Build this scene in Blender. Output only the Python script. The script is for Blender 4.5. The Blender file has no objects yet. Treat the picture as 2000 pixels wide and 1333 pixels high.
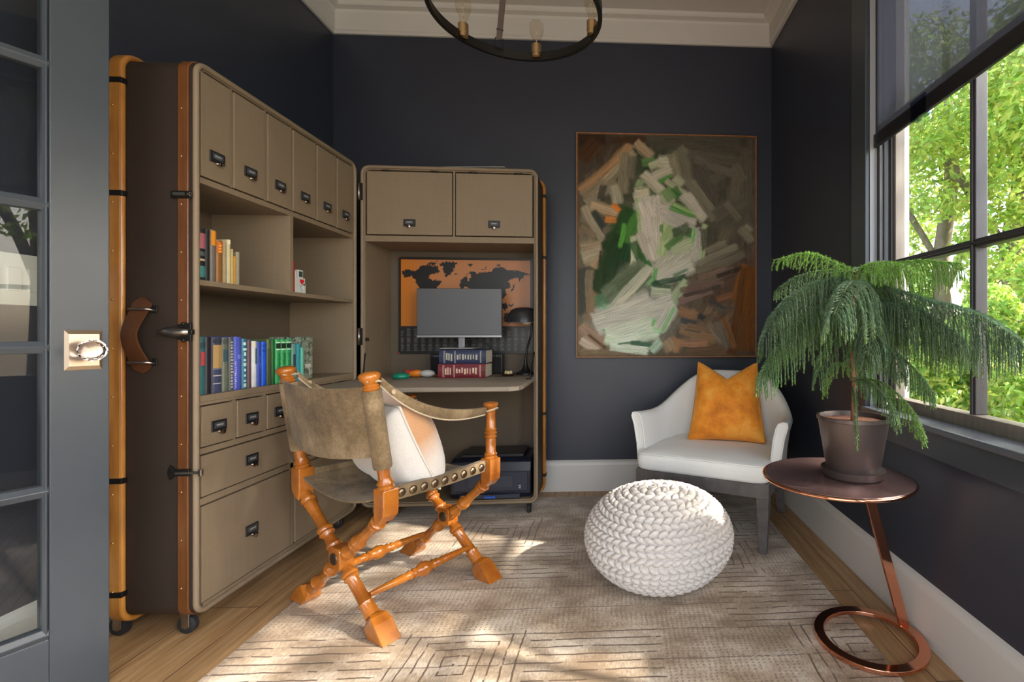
import bpy, bmesh, math, random
import numpy as np
from mathutils import Vector, Matrix
rng = np.random.default_rng(7); random.seed(7)
PI = math.pi
SC = bpy.context.scene; COL = SC.collection
# ------------------------------------------------------------------ camera, world, sun, exposure
cam = bpy.data.cameras.new('camera'); cam_o = bpy.data.objects.new('camera', cam); COL.objects.link(cam_o)
cam_o.location = (0, 0, 1.0); cam_o.rotation_euler = (PI/2, 0, math.radians(-3.0))
cam.sensor_width = 36; cam.lens = 36*950/2000; cam.shift_x = -0.125; cam.shift_y = -0.00725; cam.clip_start = .02
SC.camera = cam_o
SC.view_settings.view_transform = 'Standard'; SC.view_settings.look = 'None'
SC.view_settings.gamma = 1; SC.view_settings.use_curve_mapping = False
SC.view_settings.exposure = 0.7
W = bpy.data.worlds.new('world'); SC.world = W; W.use_nodes = True
wn = W.node_tree; wb = wn.nodes['Background']
sky = wn.nodes.new('ShaderNodeTexSky'); sky.sky_type = 'NISHITA'; sky.sun_disc = False
sky.sun_elevation = math.radians(42); sky.sun_rotation = math.radians(100); sky.air_density = 1.0; sky.dust_density = 3.0
mixw = wn.nodes.new('ShaderNodeMix'); mixw.data_type = 'RGBA'; mixw.inputs[0].default_value = .6
wn.links.new(sky.outputs[0], mixw.inputs[6]); mixw.inputs[7].default_value = (1.0, .96, .89, 1)
wn.links.new(mixw.outputs[2], wb.inputs[0]); wb.inputs[1].default_value = 1.15
def light(name, kind, loc, rot, energy, color=(1, 1, 1), **k):
    l = bpy.data.lights.new(name, kind); l.energy = energy; l.color = color
    for a, b in k.items(): setattr(l, a, b)
    o = bpy.data.objects.new(name, l); COL.objects.link(o); o.location = loc; o.rotation_euler = rot; return o
sun_dir = Vector((-1, .33, -.78)).normalized()
light('sun', 'SUN', (6, -2, 6), sun_dir.to_track_quat('-Z', 'Y').to_euler(), 10.0, (1, .93, .82), angle=math.radians(1.2))
# added fill lights at an invented side window and an invented rear opening
light('fill_right', 'AREA', (.99, -.65, 1.35), (0, math.radians(90), 0), 32, (1, .97, .92), shape='RECTANGLE', size=1.6, size_y=1.0)
light('fill_rear', 'AREA', (-.3, -1.15, 1.05), (math.radians(90), 0, 0), 11, (1, .91, .80), shape='RECTANGLE', size=1.8, size_y=1.9)
# ------------------------------------------------------------------ helpers
def lin(c):
    if isinstance(c, str):
        c = c.lstrip('#'); c = [int(c[i:i+2], 16)/255 for i in (0, 2, 4)]
        c = [x/12.92 if x <= .04045 else ((x+.055)/1.055)**2.4 for x in c]
    return tuple(c[:3])
MC = {}
def mat(col, rough=.6, metal=0., noise=0., nscale=20., bump=0., bscale=None, stretch=(1, 1, 1), coat=0., sheen=0., spec=.5, trans=0., sub=None):
    key = (str(col), rough, metal, noise, nscale, bump, bscale, stretch, coat, sheen, spec, trans)
    if key in MC: return MC[key]
    m = bpy.data.materials.new('material'); m.use_nodes = True; t = m.node_tree; n = t.nodes; b = n['Principled BSDF']
    c = lin(col)
    b.inputs['Base Color'].default_value = (*c, 1); b.inputs['Roughness'].default_value = rough; b.inputs['Metallic'].default_value = metal
    b.inputs['Coat Weight'].default_value = coat; b.inputs['Sheen Weight'].default_value = sheen; b.inputs['Specular IOR Level'].default_value = spec
    b.inputs['Transmission Weight'].default_value = trans
    if noise or bump:
        tc = n.new('ShaderNodeTexCoord'); mp = n.new('ShaderNodeMapping'); mp.inputs['Scale'].default_value = stretch
        t.links.new(tc.outputs['Object'], mp.inputs[0])
    if noise:
        nt = n.new('ShaderNodeTexNoise'); nt.inputs['Scale'].default_value = nscale; nt.inputs['Detail'].default_value = 6
        t.links.new(mp.outputs[0], nt.inputs[0])
        r = n.new('ShaderNodeValToRGB'); r.color_ramp.elements[0].position = .3; r.color_ramp.elements[1].position = .7
        r.color_ramp.elements[0].color = (*[x*(1-noise) for x in c], 1); r.color_ramp.elements[1].color = (*[min(1, x*(1+noise)) for x in c], 1)
        t.links.new(nt.outputs[0], r.inputs[0]); t.links.new(r.outputs[0], b.inputs['Base Color'])
    if bump:
        n2 = n.new('ShaderNodeTexNoise'); n2.inputs['Scale'].default_value = bscale or nscale; n2.inputs['Detail'].default_value = 4
        t.links.new(mp.outputs[0], n2.inputs[0]); bp = n.new('ShaderNodeBump'); bp.inputs['Strength'].default_value = bump; bp.inputs['Distance'].default_value = .004
        t.links.new(n2.outputs[0], bp.inputs['Height']); t.links.new(bp.outputs[0], b.inputs['Normal'])
    MC[key] = m; return m
class N:   # small node-graph helper
    def __init__(s, name):
        s.m = bpy.data.materials.new(name); s.m.use_nodes = True; s.t = s.m.node_tree; s.b = s.t.nodes['Principled BSDF']; s.out = s.t.nodes['Material Output']
    def new(s, kind, **k):
        nd = s.t.nodes.new('ShaderNode'+kind)
        for a, b in k.items():
            if a.startswith('i_'):
                nd.inputs[int(a[2:]) if a[2:].isdigit() else a[2:].replace('_', ' ')].default_value = b
            else: setattr(nd, a, b)
        return nd
    def l(s, a, b): s.t.links.new(a, b)
    def math(s, op, a, b=None, c=None):
        nd = s.t.nodes.new('ShaderNodeMath'); nd.operation = op
        for i, v in enumerate((a, b, c)):
            if v is None: continue
            if isinstance(v, (int, float)): nd.inputs[i].default_value = v
            else: s.l(v, nd.inputs[i])
        return nd.outputs[0]
    def mix(s, f, a, b):
        nd = s.t.nodes.new('ShaderNodeMix'); nd.data_type = 'RGBA'
        for i, v in ((0, f), (6, a), (7, b)):
            if isinstance(v, (int, float)): nd.inputs[i].default_value = v
            elif isinstance(v, (tuple, list, str)): nd.inputs[i].default_value = (*lin(v), 1)
            else: s.l(v, nd.inputs[i])
        return nd.outputs[2]
    def coords(s, scale=(1, 1, 1), rot=(0, 0, 0)):
        tc = s.new('TexCoord'); mp = s.new('Mapping'); mp.inputs['Scale'].default_value = scale; mp.inputs['Rotation'].default_value = rot
        s.l(tc.outputs['Object'], mp.inputs[0]); return mp.outputs[0]
    def noise(s, v, scale, detail=4, rough=.5):
        nd = s.new('TexNoise'); nd.inputs['Scale'].default_value = scale; nd.inputs['Detail'].default_value = detail; nd.inputs['Roughness'].default_value = rough
        s.l(v, nd.inputs[0]); return nd.outputs[0]
    def ramp(s, v, stops):
        nd = s.new('ValToRGB'); e = nd.color_ramp.elements
        while len(e) < len(stops): e.new(.5)
        for i, (p, c) in enumerate(stops): e[i].position = p; e[i].color = (*lin(c), 1) if not isinstance(c, (int, float)) else (c, c, c, 1)
        s.l(v, nd.inputs[0]); return nd.outputs[0]
    def bump(s, h, strength=.3, dist=.004):
        bp = s.new('Bump'); bp.inputs['Strength'].default_value = strength; bp.inputs['Distance'].default_value = dist
        s.l(h, bp.inputs['Height']); s.l(bp.outputs[0], s.b.inputs['Normal'])
def tag(o, label=None, cat=None, group=None, kind=None):
    if label: o['label'] = label
    if cat: o['category'] = cat
    if group: o['group'] = group
    if kind: o['kind'] = kind
    return o
def empty(name, loc, rz=0., label=None, cat=None, group=None, kind=None, rot=None):
    o = bpy.data.objects.new(name, None); COL.objects.link(o); o.location = loc
    o.rotation_euler = rot if rot else (0, 0, rz); o.empty_display_size = .05
    return tag(o, label, cat, group, kind)
def raw(name, verts, faces, m, parent=None, smooth=False, bevel=0., seg=2, autos=None, fm=None):
    me = bpy.data.meshes.new(name); me.from_pydata([tuple(v) for v in verts], [], [tuple(f) for f in faces]); me.update()
    bb = bmesh.new(); bb.from_mesh(me); bmesh.ops.recalc_face_normals(bb, faces=bb.faces); bb.to_mesh(me); bb.free()
    ms = m if isinstance(m, (list, tuple)) else [m]
    for x in ms: me.materials.append(x)
    if fm is not None: me.polygons.foreach_set('material_index', np.array(fm, dtype=np.int32))
    if smooth: me.polygons.foreach_set('use_smooth', np.ones(len(me.polygons), dtype=bool))
    if autos and smooth:
        try: me.set_sharp_from_angle(angle=math.radians(autos))
        except Exception: pass
    o = bpy.data.objects.new(name, me); COL.objects.link(o)
    if parent: o.parent = parent
    if bevel:
        b = o.modifiers.new('bevel', 'BEVEL'); b.width = bevel; b.segments = seg; b.limit_method = 'ANGLE'; b.angle_limit = math.radians(40)
        b.harden_normals = False
    return o
class MB:
    def __init__(s): s.v = []; s.f = []; s.mi = []; s.cur = 0
    def add(s, vs, fs):
        k = len(s.v); s.v += [tuple(v) for v in vs]; s.f += [tuple(i+k for i in f) for f in fs]; s.mi += [s.cur]*len(fs); return s
    def box(s, x0, x1, y0, y1, z0, z1, M=None):
        vs = [Vector((x, y, z)) for x in (x0, x1) for y in (y0, y1) for z in (z0, z1)]
        if M is not None: vs = [M @ v for v in vs]
        return s.add(vs, [(0, 1, 3, 2), (4, 6, 7, 5), (0, 4, 5, 1), (2, 3, 7, 6), (0, 2, 6, 4), (1, 5, 7, 3)])
    def ring(s, rows, closed=True, caps=True):
        n = len(rows[0]); vs = [p for r in rows for p in r]; fs = []
        for i in range(len(rows)-1):
            for j in range(n if closed else n-1):
                a = i*n+j; b = i*n+(j+1) % n; fs.append((a, b, b+n, a+n))
        if caps and closed: fs.append(tuple(reversed(range(n)))); fs.append(tuple(range((len(rows)-1)*n, len(rows)*n)))
        return s.add(vs, fs)
    def lathe(s, p0, p1, prof, n=16, square=False, twist=0.):
        p0, p1 = Vector(p0), Vector(p1); d = p1-p0; L = d.length; d.normalize()
        up = Vector((0, 1, 0)) if abs(d.y) < .8 else Vector((1, 0, 0)); a = d.cross(up).normalized(); b = a.cross(d)
        if square: n = 4
        rows = []
        for t, r in prof:
            c = p0+d*(t*L); rr = r*(1.414 if square else 1)
            rows.append([c+(a*math.cos(2*PI*j/n+twist)+b*math.sin(2*PI*j/n+twist))*rr for j in range(n)])
        return s.ring(rows)
    def tube(s, pts, r, n=8, flat=None):
        pts = [Vector(p) for p in pts]; rows = []; pa = None
        for i, p in enumerate(pts):
            d = (pts[min(i+1, len(pts)-1)]-pts[max(i-1, 0)]).normalized()
            if pa is None:
                up = Vector((0, 0, 1)) if abs(d.z) < .9 else Vector((1, 0, 0)); pa = d.cross(up).normalized()
            a = (pa-d*pa.dot(d)).normalized(); pa = a; b = a.cross(d); rr = r[i] if isinstance(r, (list, tuple)) else r
            ra, rb = (rr, rr) if flat is None else flat
            rows.append([p+a*math.cos(2*PI*j/n)*ra+b*math.sin(2*PI*j/n)*rb for j in range(n)])
        return s.ring(rows)
    def loop(s, pts, r, n=8):     # closed tube, planar path
        pts = [Vector(p) for p in pts]; m = len(pts)
        nrm = (pts[m//3]-pts[0]).cross(pts[2*m//3]-pts[0]).normalized(); vs = []; fs = []
        for i, p in enumerate(pts):
            d = (pts[(i+1) % m]-pts[i-1]).normalized(); a = d.cross(nrm).normalized()
            vs += [p+a*math.cos(2*PI*j/n)*r+nrm*math.sin(2*PI*j/n)*r for j in range(n)]
        for i in range(m):
            for j in range(n): fs.append((i*n+j, i*n+(j+1) % n, ((i+1) % m)*n+(j+1) % n, ((i+1) % m)*n+j))
        return s.add(vs, fs)
    def prism(s, poly, h0, h1, plane='xy'):
        f = {'xy': lambda a, b, h: (a, b, h), 'xz': lambda a, b, h: (a, h, b), 'yz': lambda a, b, h: (h, a, b)}[plane]
        return s.ring([[f(a, b, h0) for a, b in poly], [f(a, b, h1) for a, b in poly]])
    def sphere(s, c, r, n=12, m=8, M=None, scale=(1, 1, 1)):
        rows = [[Vector((c[0]+scale[0]*r*math.sin(PI*i/m)*math.cos(2*PI*j/n), c[1]+scale[1]*r*math.sin(PI*i/m)*math.sin(2*PI*j/n), c[2]+scale[2]*r*math.cos(PI*i/m))) for j in range(n)] for i in range(m+1)]
        rows[0] = [Vector((c[0], c[1], c[2]+scale[2]*r))+(rows[1][j]-rows[1][0])*1e-4 for j in range(n)]
        if M is not None: rows = [[M @ p for p in r_] for r_ in rows]
        return s.ring(rows)
    def build(s, name, m, parent=None, smooth=False, bevel=0., seg=2, autos=None):
        return raw(name, s.v, s.f, m, parent, smooth, bevel, seg, autos, s.mi if isinstance(m, (list, tuple)) else None)
def box(name, m, parent, x0, x1, y0, y1, z0, z1, bevel=.002, **k):
    return MB().box(x0, x1, y0, y1, z0, z1).build(name, m, parent, bevel=bevel, **k)
def rrect(x0, x1, z0, z1, r, k=6):
    out = []
    for cx, cz, a0 in ((x1-r, z1-r, 0), (x0+r, z1-r, 90), (x0+r, z0+r, 180), (x1-r, z0+r, 270)):
        for i in range(k+1):
            a = math.radians(a0+90*i/k); out.append((cx+r*math.cos(a), cz+r*math.sin(a)))
    return out
def bez(p, n=16):
    p = [Vector(q) for q in p]; out = []
    for i in range(n+1):
        t = i/n; q = list(p)
        while len(q) > 1: q = [q[j]*(1-t)+q[j+1]*t for j in range(len(q)-1)]
        out.append(q[0])
    return out
def spl(pts, n=6):   # Catmull-Rom through the points
    P = [Vector(p) for p in pts]; P = [P[0]*2-P[1]]+P+[P[-1]*2-P[-2]]; out = []
    for i in range(1, len(P)-2):
        for k in range(n):
            t = k/n; a, b, c, d = P[i-1:i+3]
            out.append(.5*((2*b)+(c-a)*t+(2*a-5*b+4*c-d)*t*t+(3*b-a-3*c+d)*t**3))
    out.append(P[-2]); return out
def grid(nu, nv, fn, closed_u=False):
    vs = [fn(i/(nu-1 if not closed_u else nu), j/(nv-1)) for j in range(nv) for i in range(nu)]
    fs = []
    for j in range(nv-1):
        for i in range(nu if closed_u else nu-1):
            a = j*nu+i; b = j*nu+(i+1) % nu; fs.append((a, b, b+nu, a+nu))
    return vs, fs
def fastmesh(name, V, F, m, parent=None, smooth=False, colors=None):   # numpy arrays, F of tris or quads
    me = bpy.data.meshes.new(name); nv, nf, k = len(V), len(F), F.shape[1]
    me.vertices.add(nv); me.vertices.foreach_set('co', np.asarray(V, dtype=np.float32).ravel())
    me.loops.add(nf*k); me.loops.foreach_set('vertex_index', np.asarray(F, dtype=np.int32).ravel())
    me.polygons.add(nf); me.polygons.foreach_set('loop_start', np.arange(0, nf*k, k, dtype=np.int32))
    if smooth: me.polygons.foreach_set('use_smooth', np.ones(nf, dtype=bool))
    me.update(calc_edges=True); me.validate()
    if colors is not None:
        a = me.color_attributes.new('Col', 'FLOAT_COLOR', 'POINT'); c = np.ones((nv, 4), dtype=np.float32); c[:, :3] = colors; a.data.foreach_set('color', c.ravel())
    me.materials.append(m); o = bpy.data.objects.new(name, me); COL.objects.link(o)
    if parent: o.parent = parent
    return o
def copy_tree(o, parent=None):
    c = o.copy(); COL.objects.link(c); c.parent = parent
    for ch in list(o.children): copy_tree(ch, c)
    return c
def pane_grid(fn_color, w, h, nx, ny, name, m, parent, y=0.):   # upright painted sheet, one colour per vertex
    U, V_ = np.meshgrid(np.linspace(0, 1, nx), np.linspace(0, 1, ny)); col = fn_color(U, V_)
    V = np.stack([U.ravel()*w, np.full(U.size, y), (1-V_.ravel())*h], 1)
    i = (np.arange(ny-1)[:, None]*nx+np.arange(nx-1)[None]).ravel(); F = np.stack([i, i+nx, i+nx+1, i+1], 1)
    return fastmesh(name, V, F, m, parent, colors=col.reshape(-1, 3))
def vcol_mat(name, rough=.5, bump=0., spec=.5):
    g = N(name); g.b.inputs['Specular IOR Level'].default_value = spec; a = g.new('Attribute', attribute_name='Col'); g.l(a.outputs[0], g.b.inputs['Base Color']); g.b.inputs['Roughness'].default_value = rough
    if bump: g.bump(a.outputs[2], bump, .002)
    return g.m
def glass_mat(name, tint=(1, 1, 1), spec_mix=1.):
    g = N(name); tr = g.new('BsdfTransparent'); tr.inputs[0].default_value = (*tint, 1); gl = g.new('BsdfGlossy'); gl.inputs['Roughness'].default_value = .01
    fr = g.new('Fresnel'); fr.inputs[0].default_value = 1.5; mx = g.new('MixShader'); ge = g.new('NewGeometry')
    g.l(g.math('MULTIPLY', fr.outputs[0], g.math('SUBTRACT', 1.0, ge.outputs['Backfacing'])), mx.inputs[0]); g.l(tr.outputs[0], mx.inputs[1]); g.l(gl.outputs[0], mx.inputs[2]); g.l(mx.outputs[0], g.out.inputs[0]); return g.m
# ------------------------------------------------------------------ shared materials
def wall_material():
    g = N('wall_paint'); v = g.coords(); n = g.noise(v, 3, 2)
    g.l(g.mix(n, (.024, .028, .043), (.031, .036, .055)), g.b.inputs['Base Color']); g.b.inputs['Roughness'].default_value = .42
    n2 = g.noise(v, 260, 2); g.bump(n2, .12, .002); return g.m
M_wall = wall_material()
M_white = mat((.62, .60, .56), .45); M_ceil = mat((.60, .57, .53), .7)
M_doorp = mat((.050, .060, .072), .32, noise=.06, nscale=3)
M_dark = mat((.028, .029, .034), .4)
M_brass = mat((.55, .38, .20), .28, 1.); M_satin = mat((.62, .50, .39), .3, 1.); M_iron = mat((.03, .028, .026), .45, .8); M_steel = mat((.35, .33, .30), .3, 1.)
M_chrome = mat((.75, .74, .72), .15, 1.); M_blackp = mat((.012, .012, .014), .35); M_rubber = mat((.015, .015, .015), .7)
def linen(c, name, f=(1, 1, 1)):
    g = N(name); v = g.coords((1, 1, 1))
    a = g.noise(g.coords((400, 400, 8)), 1, 2); b = g.noise(g.coords((8, 8, 500)), 1, 2); big = g.noise(v, 4, 3)
    h = g.math('MULTIPLY', g.math('ADD', a, b), .5)
    f1 = g.math('ADD', g.math('MULTIPLY', h, .8), g.math('MULTIPLY', big, .35))
    c = lin(c); g.l(g.mix(f1, tuple(x*.70 for x in c), tuple(x*1.25 for x in c)), g.b.inputs['Base Color'])
    g.b.inputs['Roughness'].default_value = .62; g.bump(h, .25, .002); return g.m
M_taupe = linen((.215, .160, .102), 'taupe_linen'); M_taupe_out = linen((.027, .0165, .0105), 'trunk_outer_cloth'); M_inner = linen((.105, .078, .050), 'trunk_inner_cloth')
def wood(c0, c1, name, stretch=(30, 30, 2), rough=.3, coat=.3):
    g = N(name); v = g.coords(stretch); n = g.noise(v, 1, 6, .65); n2 = g.noise(g.coords(), 9, 3)
    f = g.math('ADD', g.math('MULTIPLY', n, .7), g.math('MULTIPLY', n2, .3))
    g.l(g.ramp(f, [(.35, c0), (.65, c1)]), g.b.inputs['Base Color']); g.b.inputs['Roughness'].default_value = rough
    g.b.inputs['Coat Weight'].default_value = coat; g.bump(n, .08); return g.m
M_slat = wood((.26, .085, .012), (.50, .22, .04), 'orange_slat_wood'); M_band = wood((.085, .028, .008), (.17, .062, .018), 'brown_slat_wood')
M_honey = wood((.27, .072, .008), (.48, .160, .018), 'honey_turned_wood', (12, 12, 12), .22, .6)
M_leather = mat((.085, .030, .010), .4, bump=.2, bscale=200, noise=.2, nscale=15)
# ------------------------------------------------------------------ the setting
XL, XR, YB, YF, ZC = -1.742, 1.019, 3.112, -1.25, 3.03
def S(name, m, *b, parent=None, bevel=0.):
    o = MB()
    for q in b: o.box(*q)
    o = o.build(name, m, parent, bevel=bevel)
    return o if parent else tag(o, kind='structure')
def floor_material():
    g = N('oak_planks'); tc = g.new('TexCoord'); mp = g.new('Mapping'); mp.inputs['Rotation'].default_value = (0, 0, PI/2); g.l(tc.outputs['Object'], mp.inputs[0])
    br = g.new('TexBrick'); g.l(mp.outputs[0], br.inputs[0]); br.offset = .37
    for k, x in dict(Scale=1.0).items(): br.inputs[k].default_value = x
    br.inputs['Brick Width'].default_value = 1.35; br.inputs['Row Height'].default_value = .185; br.inputs['Mortar Size'].default_value = .0016
    br.inputs['Color1'].default_value = (0, 0, 0, 1); br.inputs['Color2'].default_value = (1, 1, 1, 1); br.inputs['Mortar'].default_value = (.5, .5, .5, 1); br.inputs['Bias'].default_value = 0
    grain = g.noise(g.coords((28, 1.6, 28)), 1.6, 8, .62); fine = g.noise(g.coords((160, 5, 160)), 1, 3)
    f = g.math('ADD', g.math('MULTIPLY', grain, .75), g.math('MULTIPLY', fine, .25))
    c = g.ramp(f, [(.30, (.21, .105, .040)), (.46, (.41, .24, .105)), (.62, (.55, .36, .185))])
    c2 = g.mix(g.math('MULTIPLY', br.outputs[0], .35), c, (.27, .15, .07))
    c3 = g.mix(br.outputs[1], c2, (.05, .03, .015)); g.l(c3, g.b.inputs['Base Color']); g.b.inputs['Roughness'].default_value = .4
    g.bump(g.math('SUBTRACT', f, br.outputs[1]), .2, .002); return g.m
S('floor', floor_material(), (XL-.1, XR+.1, YF-.1, YB+.1, -.05, 0))
S('ceiling', M_ceil, (XL-.1, XR+.1, YF-.1, YB+.1, ZC, ZC+.05))
S('wall_left', M_wall, (XL-.1, XL, YF-.1, YB+.1, 0, ZC))
S('wall_back', M_wall, (XL-.1, XR+.1, YB, YB+.1, 0, ZC))
WY0, WY1, WZ0, WZ1 = .15, 1.895, .70, 2.50        # window_1 opening; window_added opening further back
WT = .13
S('wall_right', M_wall, (XR, XR+WT, YF-.1, YB+.1, 0, WZ0), (XR, XR+WT, YF-.1, YB+.1, WZ1, ZC), (XR, XR+WT, WY1, YB+.1, WZ0, WZ1), (XR, XR+WT, YF-.1, -1.2, WZ0, WZ1), (XR, XR+WT, -.05, WY0, WZ0, WZ1))
S('wall_front', M_wall, (XL, -1.3, YF-.1, YF, 0, ZC), (.75, XR, YF-.1, YF, 0, ZC), (-1.3, .75, YF-.1, YF, 2.5, ZC))
def baseboard(name, a, b, rot):
    prof = [(0, 0), (.018, 0), (.018, .165), (.014, .180), (.008, .188), (0, .195)]
    rows = []
    for x in (a, b):
        rows.append([{'back': Vector((x, YB-p, z)), 'right': Vector((XR-p, x, z)), 'left': Vector((XL+p, x, z))}[rot] for p, z in prof])
    o = MB(); o.ring(rows); return tag(o.build(name, M_white), kind='structure')
baseboard('baseboard_back', XL, XR, 'back'); baseboard('baseboard_right', YF, YB, 'right'); baseboard('baseboard_left', YF, YB, 'left')
def crown():
    prof = [(0, 2.857), (.014, 2.857), (.014, 2.872), (.022, 2.878), (.022, 2.985), (.030, 2.998), (.065, 3.003), (.065, 3.015), (.075, ZC+.001), (0, ZC+.001)]
    pts = [(XL, YF, 1, 0), (XL, YB, 1, -1), (XR, YB, -1, -1), (XR, YF, -1, 0)]
    rows = [[Vector((x+sx*p, y+sy*p, z)) for p, z in prof] for x, y, sx, sy in pts]
    tag(MB().ring(rows).build('trim_1', M_ceil), kind='structure')
crown()
# window_1: casing, jambs, sill, sash, muntins, panes
def window(name, y0, y1, mun):
    w = empty(name, (XR, y0, 0), kind='structure'); L = y1-y0; c = .115
    o = MB(); o.box(-.018, 0, L, L+c, WZ0-.095, WZ1+c); o.box(-.018, 0, -c, 0, WZ0-.095, WZ1+c); o.box(-.018, 0, 0, L, WZ1, WZ1+c); o.box(-.018, 0, 0, L, WZ0-.095, WZ0-.012)
    o.build('casing', M_doorp, w, bevel=.003)
    o = MB(); o.box(-.034, .07, -.01, L+.01, WZ0-.012, WZ0+.010); o.build('sill', mat((.10, .11, .13), .25), w, bevel=.005)
    o = MB(); o.box(.0, WT, L-.004, L+.0, WZ0, WZ1); o.box(.0, WT, 0, .004, WZ0, WZ1); o.box(0, WT, 0, L, WZ1-.004, WZ1); o.build('jamb', mat((.36, .36, .38), .4), w)
    o = MB()
    for xx, dy in ((.028, .020), (.052, .012), (.075, .020)): o.box(xx, xx+.008, L-dy-.004, L-.004, WZ0+.01, WZ1)
    o.build('weather_strip', M_dark, w)
    s = .036; X0, X1 = .085, .125; g = N('sash_wood'); g.l(g.mix(g.noise(g.coords((40, 40, 3)), 1, 4), (.10, .075, .055), (.30, .26, .22)), g.b.inputs['Base Color']); g.b.inputs['Roughness'].default_value = .45
    o = MB(); o.box(X0, X1, L-s, L-.004, WZ0+.01, WZ1-.004); o.box(X0, X1, .004, s, WZ0+.01, WZ1-.004); o.box(X0, X1, s, L-s, WZ1-s, WZ1-.004); o.box(X0-.012, X1, s, L-s, WZ0+.008, WZ0+.05)
    o.build('sash', g.m, w, bevel=.003)
    M_m = mat((.045, .04, .045), .35)
    for yy in mun: MB().box(X0, X1, yy-y0-.013, yy-y0+.013, WZ0+.05, WZ1-s).box(X0-.006, X1, yy-y0-.005, yy-y0+.005, WZ0+.05, WZ1-s).build('muntin', M_m, w, bevel=.003)
    for zz in (1.278, 1.86): MB().box(X0, X1, s, L-s, zz-.013, zz+.013).box(X0-.006, X1, s, L-s, zz-.005, zz+.005).build('muntin', M_m, w, bevel=.003)
    ys = [s+y0]+list(mun)+[y1-s]; zs = [WZ0+.05, 1.278, 1.86, WZ1-s]; G = glass_mat('window_glass')
    for a, b in zip(ys, ys[1:]):
        for d, e in zip(zs, zs[1:]): MB().box(.108, .111, a-y0+.01, b-y0-.01, d+.01, e-.01).build('glass_pane', G, w)
    return w
w1 = window('window_1', WY0, WY1, (1.447, 1.02, .60))
MB().lathe((.03, WY1-WY0-.05, WZ0+.0), (.03, WY1-WY0-.05, WZ0+.035), [(0, .02), (.7, .02), (1, .012)], 12).build('window_latch', M_steel, w1, True)
window('window_added', -1.2, -.05, (-.63,))  # unseen window, added to let more daylight in
def blind():
    g = N('blind_mesh'); v = g.coords((1, 900, 900)); n = g.noise(v, 1, 1); n2 = g.noise(g.coords((1, 160, 5)), 1, 3)
    g.l(g.mix(g.math('ADD', g.math('MULTIPLY', n, .5), g.math('MULTIPLY', n2, .5)), (.022, .025, .034), (.11, .12, .15)), g.b.inputs['Base Color']); g.b.inputs['Roughness'].default_value = .8
    tr = g.new('BsdfTransparent'); tl = g.new('BsdfTranslucent'); tl.inputs[0].default_value = (.075, .085, .12, 1)
    a = g.new('MixShader'); a.inputs[0].default_value = .30; g.l(g.b.outputs[0], a.inputs[1]); g.l(tl.outputs[0], a.inputs[2])
    b = g.new('MixShader'); b.inputs[0].default_value = .20; g.l(a.outputs[0], b.inputs[1]); g.l(tr.outputs[0], b.inputs[2]); g.l(b.outputs[0], g.out.inputs[0])
    r = empty('roller_blind', (XR, WY1, 1.74), label='dark grey see-through roller blind half lowered over the window', cat='blind')
    MB().box(.020, .0215, -1.72, -.008, .05, .74).build('shade_cloth', g.m, r)
    MB().prism(rrect(.012, .030, 0, .055, .006, 3), -1.72, -.008, 'xz').build('hem_bar', M_blackp, r)
    tab = MB().box(.008, .011, -.335, -.255, -.004, .062).box(.008, .034, -.335, -.255, -.006, -.003).build('pull_tab', glass_mat('clear_plastic', (.55, .6, .68)), r)
    MB().lathe((.035, -1.72, .725), (.035, -.008, .725), [(0, .025), (1, .025)], 16).build('roller_tube', M_dark, r, True)
blind()
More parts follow.
